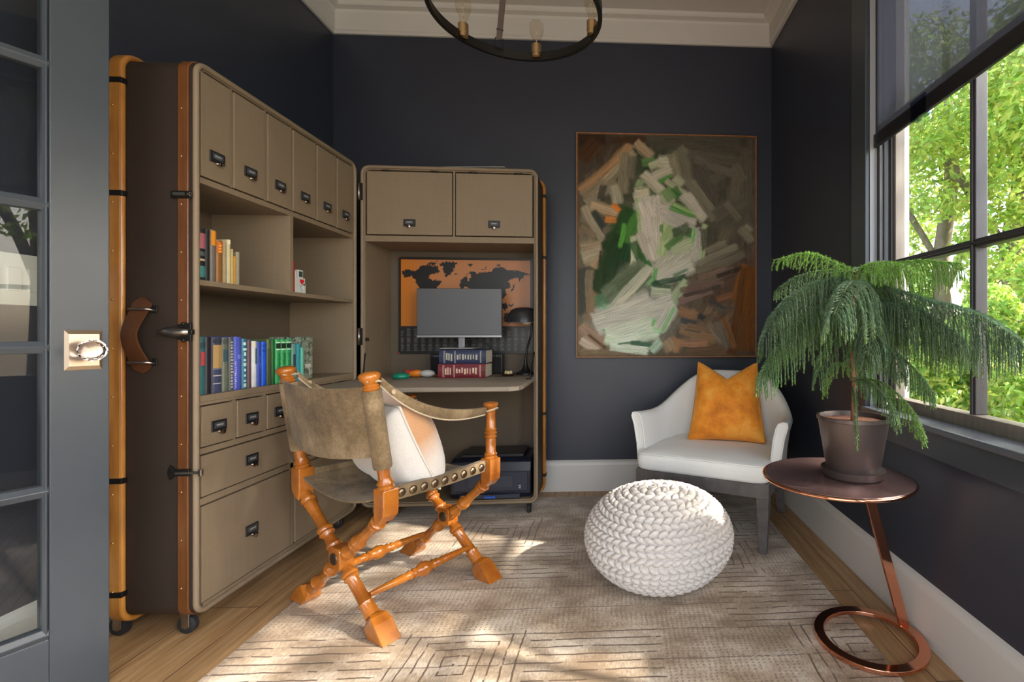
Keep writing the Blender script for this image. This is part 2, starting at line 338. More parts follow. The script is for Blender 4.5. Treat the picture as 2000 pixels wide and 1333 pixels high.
# glazed door on the left, ajar
def glazed_door():
    D = empty('door_1', (-1.739, .828, .008), math.radians(63.8), kind='structure'); L, T, H = .70, .036, 2.50
    bars = [.2025, .579, .956, 1.33, 1.70, 2.075, 2.38]
    o = MB(); o.box(L-.113, L, 0, T, 0, H); o.box(0, .113, 0, T, 0, H); o.box(.113, L-.113, 0, T, 0, bars[0]-.012); o.box(.113, L-.113, 0, T, bars[-1], H)
    o.build('door_frame', M_doorp, D, bevel=.002)
    def molding(x0, x1, z0, z1, horizontal):
        o = MB()
        if horizontal: o.prism([(.004, z0), (-.004, (z0+z1)/2), (.004, z1), (T-.004, z1), (T+.004, (z0+z1)/2), (T-.004, z0)], x0, x1, 'yz')
        else: o.prism([(x0, .004), ((x0+x1)/2, -.004), (x1, .004), (x1, T-.004), ((x0+x1)/2, T+.004), (x0, T-.004)], z0, z1, 'xy')
        return o
    for z in bars: molding(.113, L-.113, z-.016, z+.016, True).build('muntin', M_doorp, D, bevel=.002)
    for x in (.113, L-.125, .344): molding(x, x+.012, bars[0], bars[-1], False).build('muntin', M_doorp, D, bevel=.002)
    G = glass_mat('door_glass', (.92, .95, .94))
    for x0, x1 in ((.125, .344), (.356, L-.125)):
        for a, b in zip(bars, bars[1:]): MB().box(x0, x1, T/2-.002, T/2+.002, a+.012, b-.012).build('glass_pane', G, D)
    K = raw('door_knob', *(lambda m: (m.v, m.f))(MB().lathe((.648, -.004, .947), (.648, -.036, .947), [(0, .020), (.2, .013), (.8, .010), (1, .016)], 20)), M_satin, D, True, autos=40)
    o = MB(); o.ring([[Vector((.648+x*q, y, .947+z*q)) for x, z in ((-.036, -.054), (.036, -.054), (.036, .054), (-.036, .054))] for y, q in ((0, 1), (-.003, 1), (-.009, .80))])
    o.build('rose_plate', M_satin, K)
    g = N('knob_glass'); g.b.inputs['Transmission Weight'].default_value = 1; g.b.inputs['Roughness'].default_value = .02; g.b.inputs['Base Color'].default_value = (.95, .93, .97, 1)
    MB().lathe((.648, -.034, .947), (.648, -.070, .947), [(0, .012), (.12, .020), (.35, .029), (.6, .030), (.85, .023), (1, .012)], 12).build('glass_grip', g.m, K, False)
    K2 = MB().lathe((.648, T+.002, .947), (.648, T+.036, .947), [(0, .020), (.2, .013), (.8, .010), (1, .016)], 16).build('door_knob', M_satin, D, True)
    MB().lathe((.648, T+.034, .947), (.648, T+.068, .947), [(0, .012), (.35, .029), (.6, .030), (1, .012)], 12).build('glass_grip', g.m, K2)
glazed_door()
sw = empty('light_switch', (XL, 1.50, 1.158), label='white wall light switch seen through the glazed door', cat='light switch')
MB().box(0, .006, -.08, .08, -.075, .075).build('cover_plate', M_white, sw, bevel=.002)
for y in (-.05, 0, .05): MB().box(.006, .010, y-.017, y+.017, -.034, .034).build('rocker', M_white, sw, bevel=.0015)
# ------------------------------------------------------------------ rug
def rug():
    g = N('rug_pile'); v = g.coords(); sx = g.new('SeparateXYZ')
    wob = g.new('TexNoise'); wob.inputs['Scale'].default_value = 9; wob.inputs['Detail'].default_value = 3; g.l(v, wob.inputs[0])
    add = g.new('VectorMath', operation='MULTIPLY_ADD'); g.l(wob.outputs[1], add.inputs[0]); add.inputs[1].default_value = (.022, .022, 0); g.l(v, add.inputs[2])
    g.l(add.outputs[0], sx.inputs[0]); X, Y = sx.outputs[0], sx.outputs[1]
    cw, ch = .42, .33
    row = g.math('FLOOR', g.math('DIVIDE', Y, ch)); xs = g.math('ADD', X, g.math('MULTIPLY', row, .17))
    cx = g.math('FLOOR', g.math('DIVIDE', xs, cw))
    cmb = g.new('CombineXYZ'); g.l(cx, cmb.inputs[0]); g.l(row, cmb.inputs[1]); wn_ = g.new('TexWhiteNoise'); g.l(cmb.outputs[0], wn_.inputs[0]); rnd = wn_.outputs[0]
    fx = g.math('FRACT', g.math('DIVIDE', xs, cw)); fy = g.math('FRACT', g.math('DIVIDE', Y, ch))
    def lines(c, per, wd):
        return g.math('LESS_THAN', g.math('FRACT', g.math('DIVIDE', c, per)), wd)
    hl = lines(Y, .037, .16); vl = lines(X, .034, .16)
    dx = g.math('MULTIPLY', g.math('ABSOLUTE', g.math('SUBTRACT', fx, .5)), cw); dy = g.math('MULTIPLY', g.math('ABSOLUTE', g.math('SUBTRACT', fy, .5)), ch)
    cl = lines(g.math('MAXIMUM', dx, dy), .036, .15)
    dash = g.math('GREATER_THAN', g.math('FRACT', g.math('DIVIDE', Y, .013)), .45)
    rib = g.math('MULTIPLY', lines(X, .017, .38), dash)
    is_c = g.math('GREATER_THAN', rnd, .78); is_v = g.math('MULTIPLY', g.math('GREATER_THAN', rnd, .42), g.math('LESS_THAN', rnd, .78)); is_h = g.math('LESS_THAN', rnd, .42)
    gap = g.math('GREATER_THAN', g.noise(g.coords((14, 14, 1)), 1, 2), .42)
    dk = g.math('ADD', g.math('MULTIPLY', is_c, cl), g.math('ADD', g.math('MULTIPLY', is_v, g.math('MULTIPLY', rib, .55)), g.math('MULTIPLY', is_h, hl)))
    dk = g.math('MAXIMUM', dk, g.math('MULTIPLY', lines(Y, .148, .035), .8)); dk = g.math('MULTIPLY', dk, g.math('ADD', g.math('MULTIPLY', gap, .75), .25))
    sh = g.noise(g.coords((4, 6, 1)), 1, 4, .6); fib = g.noise(g.coords((160, 60, 1)), 1, 3)  # broad noise: sheen and sun-dapple patches painted into the pile colour
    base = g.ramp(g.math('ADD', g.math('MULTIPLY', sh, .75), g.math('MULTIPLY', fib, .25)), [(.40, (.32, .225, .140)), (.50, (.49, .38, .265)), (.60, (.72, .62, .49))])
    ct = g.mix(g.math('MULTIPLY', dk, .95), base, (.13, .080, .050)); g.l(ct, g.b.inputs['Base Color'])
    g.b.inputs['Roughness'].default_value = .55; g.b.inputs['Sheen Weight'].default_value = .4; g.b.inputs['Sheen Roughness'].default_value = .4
    g.bump(g.math('SUBTRACT', g.math('MULTIPLY', fib, .3), dk), .6, .004)
    vs, fs = grid(60, 80, lambda u, w: (-1.185+u*2.0+.006*math.sin(w*31)*(u in (0, 1)), .25+w*2.72, .011))
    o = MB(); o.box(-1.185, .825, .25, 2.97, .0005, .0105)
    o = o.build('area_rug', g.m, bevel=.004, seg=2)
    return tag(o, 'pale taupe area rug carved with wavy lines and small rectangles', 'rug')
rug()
RUGZ = .011
# ------------------------------------------------------------------ steamer trunk halves
TW, TD, TZ0, TZ1, TT = .985, .33, .078, 1.893, .022
M_plate = mat((.035, .035, .038), .35, .6); M_card = mat((.25, .26, .27), .5); M_knob = mat((.30, .25, .22), .18, 1.)
def label_plate(parent, x, z, y=-.005, s=1.0, letters=6):
    P = MB().box(x-.031*s, x+.031*s, y-.004, y, z-.019*s, z+.019*s).build('label_holder', M_plate, parent, bevel=.0015)
    MB().box(x-.022*s, x+.022*s, y-.0046, y-.0038, z-.007*s, z+.012*s).build('label_card', mat((.05, .055, .06), .6), P)
    MB().box(x-.014*s, x+.014*s, y-.0052, y-.0045, z+.000*s, z+.006*s).build('card_print', M_card, P)
    o = MB(); o.lathe((x, y-.003, z-.020*s), (x, y-.020, z-.020*s), [(0, .006), (.3, .004), (.55, .009), (.85, .010), (1, .005)], 14)
    o.build('knob', M_knob, P, True, autos=50)
def trunk(name, label, w, loc, rz, band_front):
    T = empty(name, loc, rz, label, 'trunk cabinet')
    out, inn = rrect(0, w, TZ0, TZ1, .042, 8), rrect(TT, w-TT, TZ0+TT, TZ1-TT, .026, 8)
    n = len(out); rows = [[Vector((a, y, b)) for a, b in q] for q, y in ((out, TD), (out, .0), (inn, .0), (inn, TD-.012))]
    vs = [p for r in rows for p in r]; fs = []; fm = []
    for i in range(3):
        for j in range(n): fs.append((i*n+j, i*n+(j+1) % n, (i+1)*n+(j+1) % n, (i+1)*n+j)); fm.append(1 if i == 0 else 0)
    fs.append(tuple(range(n))); fm.append(1); fs.append(tuple(range(3*n, 4*n))); fm.append(2)
    raw('carcass', vs, fs, [M_taupe, M_taupe_out, M_inner], T, True, autos=35, fm=fm)
    MB().loop([(a, -.002, b) for a, b in rrect(.008, w-.008, TZ0+.008, TZ1-.008, .036, 8)], .0095, 8).build('rim_bead', M_taupe, T, True)
    def band(y0, y1, t, m, nm):
        a, b = rrect(-t, w+t, TZ0-t, TZ1+t, .042+t, 8), rrect(.001, w-.001, TZ0+.001, TZ1-.001, .041, 8); nn = len(a)
        vs = []; fs = []
        for q, y in ((a, y0), (a, y1), (b, y1), (b, y0)): vs += [(p[0], y, p[1]) for p in q]
        for i in range(4):
            for j in range(nn): fs.append((i*nn+j, i*nn+(j+1) % nn, ((i+1) % 4)*nn+(j+1) % nn, ((i+1) % 4)*nn+j))
        B = raw(nm, vs, fs, m, T, True, bevel=t*.45, seg=3, autos=40)
        for z in np.arange(TZ0+.10, TZ1-.05, .155):
            for x, sx in ((-t, -1), (w+t, 1)): MB().sphere((x, (y0+y1)/2+.004, z), .0035, 6, 4).build('nail', M_brass, B, True)
        return B
    B = band(.203, .248, .018, M_slat, 'wooden_slat')
    for z in (TZ0+.09, .53, 1.448, TZ1-.085):
        for x0, x1 in ((-.021, .0), (w, w+.021)): MB().box(x0, x1, .200, .251, z-.009, z+.009).build('metal_clasp', M_iron, B, bevel=.003)
    if band_front: band(.012, .045, .005, M_band, 'wooden_band')
    for x in (.055, w-.055):
        for y in (.055, TD-.06):
            c = empty('caster', (0, 0, 0)); c.parent = T; zr = .030
            MB().lathe((x-.011, y+.006, zr), (x+.011, y+.006, zr), [(0, .024), (.15, .030), (.85, .030), (1, .024)], 20).build('wheel', M_rubber, c, True, autos=40)
            MB().lathe((x-.013, y+.006, zr), (x+.013, y+.006, zr), [(0, .012), (1, .012)], 14).build('hub', M_steel, c, True, autos=40)
            MB().box(x-.017, x-.013, y-.010, y+.016, .025, .068).box(x+.013, x+.017, y-.010, y+.016, .025, .068).box(x-.02, x+.02, y-.018, y+.02, .068, TZ0+.002).build('fork', M_steel, c, bevel=.002)
    return T
def front(T, nm, x0, x1, z0, z1, lab=True, s=1.0, lz=None):
    D = box(nm, M_taupe, T, x0+.002, x1-.002, -.0035, .014, z0+.0015, z1-.0015, bevel=.0015)
    if lab: label_plate(D, (x0+x1)/2 if nm != 'drawer' or True else x0, lz if lz else (z0+z1)/2, s=s)
    return D
# left half, facing the window
TLX, TLY = -1.362, 1.648
TL = trunk('trunk_bookcase', 'tall taupe steamer trunk opened as a bookcase, filled with books, beside the glazed door', TW, (TLX, TLY, 0), PI/2, True)
def yl(y): return y-TLY
IX0, IX1 = TT-.001, TW-TT+.001
box('rail', M_taupe, TL, IX0, IX1, .0, .02, 1.872, 1.873, 0)
ub = [(1.674, 1.798), (1.812, 1.967), (1.982, 2.121), (2.134, 2.289), (2.301, 2.450), (2.462, 2.606)]
for i, (a, b) in enumerate(ub):
    d = front(TL, 'cupboard_door', yl(a), yl(b), 1.520, 1.866, lz=1.600)
for a, b in zip(ub, ub[1:]): box('stile', M_taupe, TL, yl(a[1])+.0025, yl(b[0])-.0025, .001, .05, 1.52, 1.871, .001)
box('cupboard_floor', M_taupe, TL, IX0, IX1, .001, TD-.013, 1.497, 1.517, .001)
box('cupboard_back_board', M_inner, TL, IX0, IX1, .055, .06, 1.517, 1.872, 0)
box('shelf', M_taupe, TL, IX0, IX1, .001, TD-.013, 1.160, 1.178, .001)
box('divider', M_taupe, TL, yl(2.119), yl(2.141), .001, TD-.013, 1.178, 1.497, .001)
box('counter', M_taupe, TL, IX0, IX1, -.001, TD-.013, .772, .795, .002)
box('drawer_back_board', M_inner, TL, IX0, IX1, .03, .035, TZ0+TT, .772, 0)
for z0, z1 in ((.762, .772), (.600, .620), (.432, .455), (TZ0+TT, .106)): box('rail', M_taupe, TL, IX0, IX1, .0, .03, z0, z1, .001)
box('stile', M_taupe, TL, yl(2.120), yl(2.140), 0, .03, TZ0+TT, .762, .001)
for x0 in (1.674, 2.143):
    for i in range(3):
        a = x0+i*.1525; front(TL, 'drawer', yl(a)+.001, yl(a+.138), .623, .759, lz=.685)
        if i: box('stile', M_taupe, TL, yl(a)-.0125, yl(a)-.002, 0, .03, .62, .762, .0008)
    front(TL, 'drawer', yl(x0)+.001, yl(x0+.442), .458, .597, lz=.530); front(TL, 'file_drawer', yl(x0)+.001, yl(x0+.442), .109, .429, lz=.268)
# hardware on the near side panel (local x = 0 faces the camera)
def latch(z, kind):
    L = empty('latch', (0, 0, 0)); L.parent = TL
    if kind == 'big':
        MB().prism([(-.002, -.030), (.042, -.024), (.042, .024), (-.002, .030)], -.012, -.004, 'yz').build('back_plate', M_iron, L, bevel=.002)
        for v in L.children[-1:]: v.location = (0, 0, z)
        MB().lathe((-.016, .095, z), (-.012, .0, z), [(0, .004), (.1, .010), (.35, .017), (.6, .018), (.8, .012), (1, .010)], 12).build('hasp', M_steel, L, True)
        for dz in (-.027, .027): MB().sphere((-.014, .018, z+dz), .006, 8, 6).build('rivet', M_iron, L, True)
        MB().box(-.020, -.008, -.012, .030, z-.008, z+.008).build('buckle', M_iron, L, bevel=.002)
    elif kind == 'hook':
        MB().prism([(.005, -.012), (.052, -.010), (.066, -.024), (.073, 0), (.066, .024), (.052, .010), (.005, .012)], -.010, -.003, 'yz').build('back_plate', M_iron, L, bevel=.0015)
        L.children[-1].location = (0, 0, z)
        MB().box(-.016, -.006, -.034, .045, z-.004, z+.004).box(-.016, -.006, -.038, -.026, z-.011, z+.011).build('hook_arm', M_steel, L, bevel=.002)
    else:
        MB().box(-.010, -.004, .0, .062, z-.012, z+.012).build('back_plate', M_iron, L, bevel=.002)
        MB().box(-.018, -.008, -.004, .050, z-.006, z+.006).build('hasp', M_steel, L, bevel=.002)
        MB().sphere((-.014, .004, z), .009, 10, 6).build('rivet', M_iron, L, True)
latch(1.448, 'small'); latch(1.005, 'big'); latch(.552, 'hook')
H = empty('carry_handle', (0, 0, 0)); H.parent = TL
o = MB(); yy = .150
pth = [(-.004, yy, 1.118), (-.010, yy, 1.085), (-.018, yy, 1.070), (-.040, yy, 1.03), (-.050, yy, .995), (-.040, yy, .955), (-.018, yy, .915), (-.010, yy, .90), (-.004, yy, .872)]
P_ = spl(pth, 6); rows = []
for i, p in enumerate(P_):
    t = i/(len(P_)-1); wd = .026*(min(1, math.sin(PI*min(t, 1-t)/.18)) if min(t, 1-t) < .09 else 1)*(1-.22*math.exp(-((t-.5)/.18)**2))+.002
    rows.append([p+Vector((dx, dy, 0)) for dx, dy in ((-.004, -wd), (-.006, 0), (-.004, wd), (.002, wd), (.002, -wd))])
o.ring(rows); o.build('leather_grip', M_leather, H, True, autos=50)
for z in (1.078, .908):
    MB().tube([(-.002, yy-.036, z-.006), (-.020, yy-.030, z), (-.024, yy, z), (-.020, yy+.030, z), (-.002, yy+.036, z-.006)], .0045, 8).build('loop', M_steel, H, True)
    MB().box(-.006, -.001, yy-.043, yy-.028, z-.012, z+.012).box(-.006, -.001, yy+.028, yy+.043, z-.012, z+.012).build('mount', M_iron, H, bevel=.002)
# right half, facing the camera, with the fall-front desk
RW = .925; TRX, TRY = -1.341, 2.650
TR = trunk('trunk_desk', 'taupe steamer trunk opened as a desk holding a monitor, left of the painting', RW, (TRX, TRY, 0), math.radians(1.6), False)
def xr(x): return x-TRX
front(TR, 'cupboard_door', .030, .472, 1.526, 1.864, lz=1.590); front(TR, 'cupboard_door', .488, RW-.028, 1.526, 1.864, lz=1.590)
J0, J1 = TT-.001, RW-TT+.001
for D_ in [c for c in TR.children if c.name.startswith('cupboard_door')]:
    x0 = .030 if '.006' in D_.name or D_.name.endswith('006') else .488
for x in (.13, .38, .58, .82): MB().lathe((x-.02, -.008, 1.866), (x+.02, -.008, 1.866), [(0, .004), (1, .004)], 8).build('hinge', M_iron, TR, True)
box('stile', M_taupe, TR, .475, .485, 0, .05, 1.52, 1.871, .001)
box('cupboard_floor', M_taupe, TR, J0, J1, .001, TD-.013, 1.490, 1.522, .001)
box('cupboard_back_board', M_inner, TR, J0, J1, .055, .06, 1.522, 1.872, 0)
box('desk_shelf', M_taupe, TR, J0, J1, .001, TD-.013, .745, .765, .001)
M_flap = linen((.27, .225, .175), 'flap_linen')
F_ = MB().prism([(.012, .0), (RW-.012, .0), (RW-.012, -.44), (RW-.022, -.485), (RW-.06, -.515), (.10, -.515), (.04, -.49), (.012, -.44)], .745, .766, 'xy').build('desk_flap', M_flap, TR, bevel=.005)
for x in (.20, .46, .72): MB().box(x-.025, x+.025, -.008, .012, .7655, .768).build('flap_hinge', M_iron, TR)
for x in (.020, RW-.020): MB().tube([(x, .004, .90), (x, -.165 if x > .5 else -.02, .768)], .0035, 6).tube([(x-.02, -.17 if x > .5 else -.05, .769), (x+.006, -.165 if x > .5 else -.02, .769)], .004, 6).build('stay', M_iron, TR, True)
for z in (1.750, .984):     # hinges joining the two halves
    h = empty('hinge', (0, 0, 0)); h.parent = TR
    MB().box(-.002, .014, -.014, -.009, z-.045, z+.045).box(-.022, -.006, -.018, -.006, z-.045, z+.045).build('hinge_leaf', M_iron, h, bevel=.001)
    MB().lathe((-.004, -.014, z-.045), (-.004, -.014, z+.045), [(0, .007), (1, .007)], 12).build('hinge_barrel', M_steel, h, True)
MB().box(.030, .042, -.016, -.001, .962, .978).build('catch', M_iron, TR, bevel=.002)
for z in (1.40, .93, .72): MB().box(RW, RW+.004, .03, .042, z-.018, z+.018).build('strike_plate', M_iron, TR, bevel=.001)
# ------------------------------------------------------------------ books
PAGES = mat((.62, .55, .42), .8, noise=.12, nscale=300, stretch=(20, 1, 1))
def book(name, label, cat, grp, M, th, ht, dp, col, bands=(), rough=.5, tilt=0., soft=0.):
    """origin at the spine's lower corner; x thickness, +y away from the spine"""
    B = empty(name, (0, 0, 0), label=label, cat=cat, group=grp); B.matrix_world = M @ Matrix.Rotation(tilt, 4, 'Y')
    m = mat(col, rough, noise=.12, nscale=40); t = .0022; o = MB(); e = .15*th
    sp = [(0, .006), (.18*th, .0015), (.5*th, 0), (.82*th, .0015), (th, .006), (th, dp), (th-t, dp), (th-t, .008), (t, .008), (t, dp), (0, dp)]
    o.prism(sp, 0, ht); o.build('cover', m, B)
    MB().box(t, th-t, .008, dp-.004, .003, ht-.003).build('pages', PAGES, B)
    for z0, z1, c, *q in bands:
        x0, x1 = q[:2] if len(q) > 1 else (.06, .94)
        pts = [(a, b) for a, b in ((x0*th, -.0004 if x0 > .2 else .002), (.5*(x0+x1)*th, -.0009), (x1*th, -.0004 if x1 < .8 else .002))]
        o = MB(); o.prism(pts+[(pts[2][0], .003), (pts[0][0], .003)], z0*ht, z1*ht)
        o.build('spine_label', mat(c, .5), B)
    return B
def lettered(z0, z1, c, k, x0=.25, x1=.75, seed=0):
    r = random.Random(seed); out = []; z = z0
    for i in range(k):
        s = (z1-z0)/k; a = r.uniform(0, .12); out.append((z0+i*s, z0+i*s+s*r.uniform(.35, .7), c, x0+a, x1-r.uniform(0, .12)))
    return out
def MLat(y, z, xspine=-1.372): return Matrix.Translation((xspine, y, z)) @ Matrix.Rotation(PI/2, 4, 'Z')
low = [
 ('hardcover_book', 'dark teal book with a red spine patch, at the near end of the lower shelf', 1.692, 1.711, .194, '#1d5a5c', [(.50, .74, '#a8353a', .05, .95), (.80, .90, '#123b42')]),
 ('hardcover_book', 'black book with a thin red line between the teal book and the tan-banded book', 1.712, 1.738, .192, '#12141d', [(.0, 1, '#3a1c28', .70, .76)]),
 ('hardcover_book', 'wide dark blue book with a large tan and gold spine panel', 1.740, 1.782, .192, '#39405a', [(.44, .86, '#a98a58', .04, .96), (.90, .96, '#2c3238'), (.46, .56, '#bb9438', .1, .9), (.30, .315, '#bfb8ae'), (.16, .17, '#c9c4bd'), (.42, .43, '#8a8ca0')]),
 ('hardcover_book', 'faded olive-grey book with a dark square on its spine', 1.784, 1.811, .190, '#5d6355', [(.55, .78, '#2f4a54', .1, .9), (.88, .98, '#454b45')]),
 ('hardcover_book', 'charcoal book with pale lettering running down its spine', 1.813, 1.833, .191, '#4a4c4a', lettered(.05, .95, '#a7a79a', 16, .15, .9, 3)),
 ('hardcover_book', 'periwinkle blue book with white speckles at its edge', 1.836, 1.872, .193, '#4a57b4', lettered(.04, .55, '#a9a2c8', 14, .02, .22, 5)+[(.58, .66, '#6a78cc', .2, .9)]),
 ('hardcover_book', 'teal book with white patterned blocks on its spine', 1.874, 1.898, .186, '#2b6a86', lettered(.03, .97, '#b9d5cf', 9, .12, .88, 8)),
 ('hardcover_book', 'thin plum-brown book beside the white book', 1.901, 1.920, .181, '#5a3d44', []),
 ('hardcover_book', 'white book with a dark green strip on its spine', 1.923, 1.948, .176, '#c9ccd0', [(.50, .84, '#2c5a4a', .5, .95), (.88, .97, '#d6cdae', .1, .8)]),
 ('hardcover_book', 'navy blue book between the white and the bright blue one', 1.950, 1.973, .173, '#27409a', lettered(.4, .7, '#3f5cb8', 4, .3, .8, 2)),
 ('hardcover_book', 'bright cobalt blue book', 1.975, 2.001, .172, '#0f50c8', [(.78, .82, '#0a3a92'), (.90, .93, '#0a3a92')]),
 ('hardcover_book', 'dark olive green book beside the cobalt one', 2.004, 2.028, .181, '#4b5b33', [(.0, .8, '#3c4a28', .1, .9)]),
 ('hardcover_book', 'deep green thin book left of the green set', 2.029, 2.046, .181, '#0f5c25', []),
 ('encyclopedia_volume', 'first of three matching bright green volumes with black title bands', 2.052, 2.083, .181, '#2f9a58', None),
 ('encyclopedia_volume', 'middle of three matching bright green volumes with black title bands', 2.084, 2.115, .181, '#2f9a58', None),
 ('encyclopedia_volume', 'third of three matching bright green volumes, beside the grey-teal book', 2.116, 2.149, .181, '#2f9a58', None),
 ('hardcover_book', 'grey-teal book with a black block on its spine', 2.152, 2.183, .161, '#5f9088', [(.35, .72, '#22343a', .15, .6)]),
 ('hardcover_book', 'bright turquoise book right of the green set', 2.187, 2.210, .160, '#139aa6', [(0, 1, '#0c7682', .02, .2)]),
 ('hardcover_book', 'pale mint book, shortest on the lower shelf', 2.212, 2.230, .142, '#5cb39b', []),
]
for i, (nm, lb, a, b, h, c, bands) in enumerate(low):
    if bands is None: bands = [(.80, .90, '#18251c', .08, .92), (.92, .94, '#e4eee0', .05, .95), (.76, .78, '#d9ead9', .05, .95), (.83, .85, '#b9a880', .2, .8)]+lettered(.1, .7, '#1c6b3c', 14, .25, .8, i)
    book(nm, lb, 'book', 'books on the lower shelf', MLat(a, .7955), b-a-.001, h, .155, c, bands)
B_ = empty('camouflage_box', (-1.395, 2.243, .7955), PI/2, 'green camouflage box file with a white tag, at the far end of the lower shelf', 'box file')
g = N('camouflage'); nz = g.noise(g.coords((60, 60, 40)), 1, 3, .7); g.l(g.ramp(nz, [(.40, (.05, .07, .05)), (.48, (.16, .20, .13)), (.56, (.40, .44, .36)), (.62, (.10, .13, .10))]), g.b.inputs['Base Color'])
MB().box(.004, .085, 0, .14, 0, .190).build('case', g.m, B_, bevel=.003); MB().box(.030, .065, -.0025, 0, .05, .066).build('tag', mat('#d8d4c8', .5), B_)
MB().tube([(.05, -.003, .05), (.056, -.006, .03), (.050, -.005, .012)], .0018, 6).build('cord', mat('#c9c2b2', .7), B_, True)
MB().box(.006, .018, -.001, 0, .0, .05).build('spine_strip', mat('#cfd3c6', .6), B_)
up = [
 ('hardcover_book', 'black book with pink and teal patches, nearest on the middle shelf', 1.692, 1.720, .172, '#1c1d20', [(.62, .92, '#a7616c', .05, .95), (.06, .28, '#3f7f7c', .05, .95), (.38, .42, '#c9b08a', .1, .9), (.48, .56, '#4d5a58', .1, .9)]),
 ('hardcover_book', 'plain black book beside the pink-patched one', 1.721, 1.738, .176, '#0d0e10', []),
 ('hardcover_book', 'grey-brown book with an orange top panel', 1.741, 1.764, .179, '#6a6056', [(.70, .98, '#d9881c', .04, .96), (.84, .86, '#8a5210', .1, .9)]),
 ('hardcover_book', 'amber brown book with orange lettering', 1.766, 1.792, .148, '#8a5a22', [(.70, .96, '#cf6a18', .05, .95)]+lettered(.72, .92, '#f0b060', 3, .2, .8, 4)),
 ('hardcover_book', 'cream cloth book beside the amber one', 1.795, 1.809, .145, '#9a8764', []),
 ('hardcover_book', 'ivory book with a crumpled paper top', 1.812, 1.827, .158, '#c0b48c', [(.90, 1.0, '#d8cfa8', .0, 1.)]),
 ('hardcover_book', 'narrow straw-coloured book on the middle shelf', 1.829, 1.838, .127, '#b8a468', []),
 ('hardcover_book', 'thin ochre orange book, shortest on the middle shelf', 1.840, 1.852, .103, '#b98424', []),
 ('hardcover_book', 'thin grey-beige book ending the middle shelf row', 1.855, 1.870, .121, '#8d8670', []),
 ('hardcover_book', 'thin bright red book against the divider beside the toy robot', 2.166, 2.180, .133, '#9c2013', []),
]
for i, (nm, lb, a, b, h, c, bands) in enumerate(up):
    book(nm, lb, 'book', 'books on the middle shelf', MLat(a, 1.1785, -1.378), b-a-.001, h, .15, c, bands)
R = empty('toy_robot', (-1.385, 2.186, 1.1785), PI/2, 'small white blocky toy robot with a red heart on its chest', 'figurine')
Mw = mat('#c9cfc8', .4)
MB().box(.0, .034, 0, .04, 0, .034).box(.040, .052, .0, .04, 0, .020).box(.058, .074, 0, .04, 0, .046).build('legs', Mw, R, bevel=.001)
MB().box(.002, .070, 0, .04, .034, .068).box(.002, .014, 0, .04, .068, .094).build('body', Mw, R, bevel=.001)
hd = MB().box(.022, .056, 0, .035, .066, .102).build('head', Mw, R, bevel=.001); MB().box(.027, .051, -.001, .001, .072, .096).build('face_screen', mat('#2f4540', .3), hd)
hp = [(.046+.0135*(16*math.sin(t)**3)/16, .0515+.0135*(13*math.cos(t)-5*math.cos(2*t)-2*math.cos(3*t)-math.cos(4*t))/16) for t in np.linspace(0, 2*PI, 28, endpoint=False)]
MB().prism(hp, -.0022, .001, 'xz').build('heart', mat('#d01424', .3), R)
# ------------------------------------------------------------------ things in and on the desk half
DM = Matrix.Translation((TRX, TRY, 0)) @ Matrix.Rotation(math.radians(1.6), 4, 'Z')
def dpos(x, y, z): return (DM @ Vector((x-TRX, y-TRY, z)))[:]
def inpoly(px, py, poly):
    ins = np.zeros(px.shape, bool); j = len(poly)-1
    for i in range(len(poly)):
        xi, yi = poly[i]; xj, yj = poly[j]
        with np.errstate(divide='ignore', invalid='ignore'): c = ((yi > py) != (yj > py)) & (px < (xj-xi)*(py-yi)/(yj-yi+1e-12)+xi)
        ins ^= c; j = i
    return ins
def vnoise(x, y, seed=0):   # smooth value noise on arrays
    r = np.random.default_rng(seed); T_ = r.random((64, 64)); xi = np.floor(x).astype(int); yi = np.floor(y).astype(int); fx = x-xi; fy = y-yi
    fx = fx*fx*(3-2*fx); fy = fy*fy*(3-2*fy); g_ = lambda a, b: T_[a % 64, b % 64]
    return (g_(xi, yi)*(1-fx)+g_(xi+1, yi)*fx)*(1-fy)+(g_(xi, yi+1)*(1-fx)+g_(xi+1, yi+1)*fx)*fy
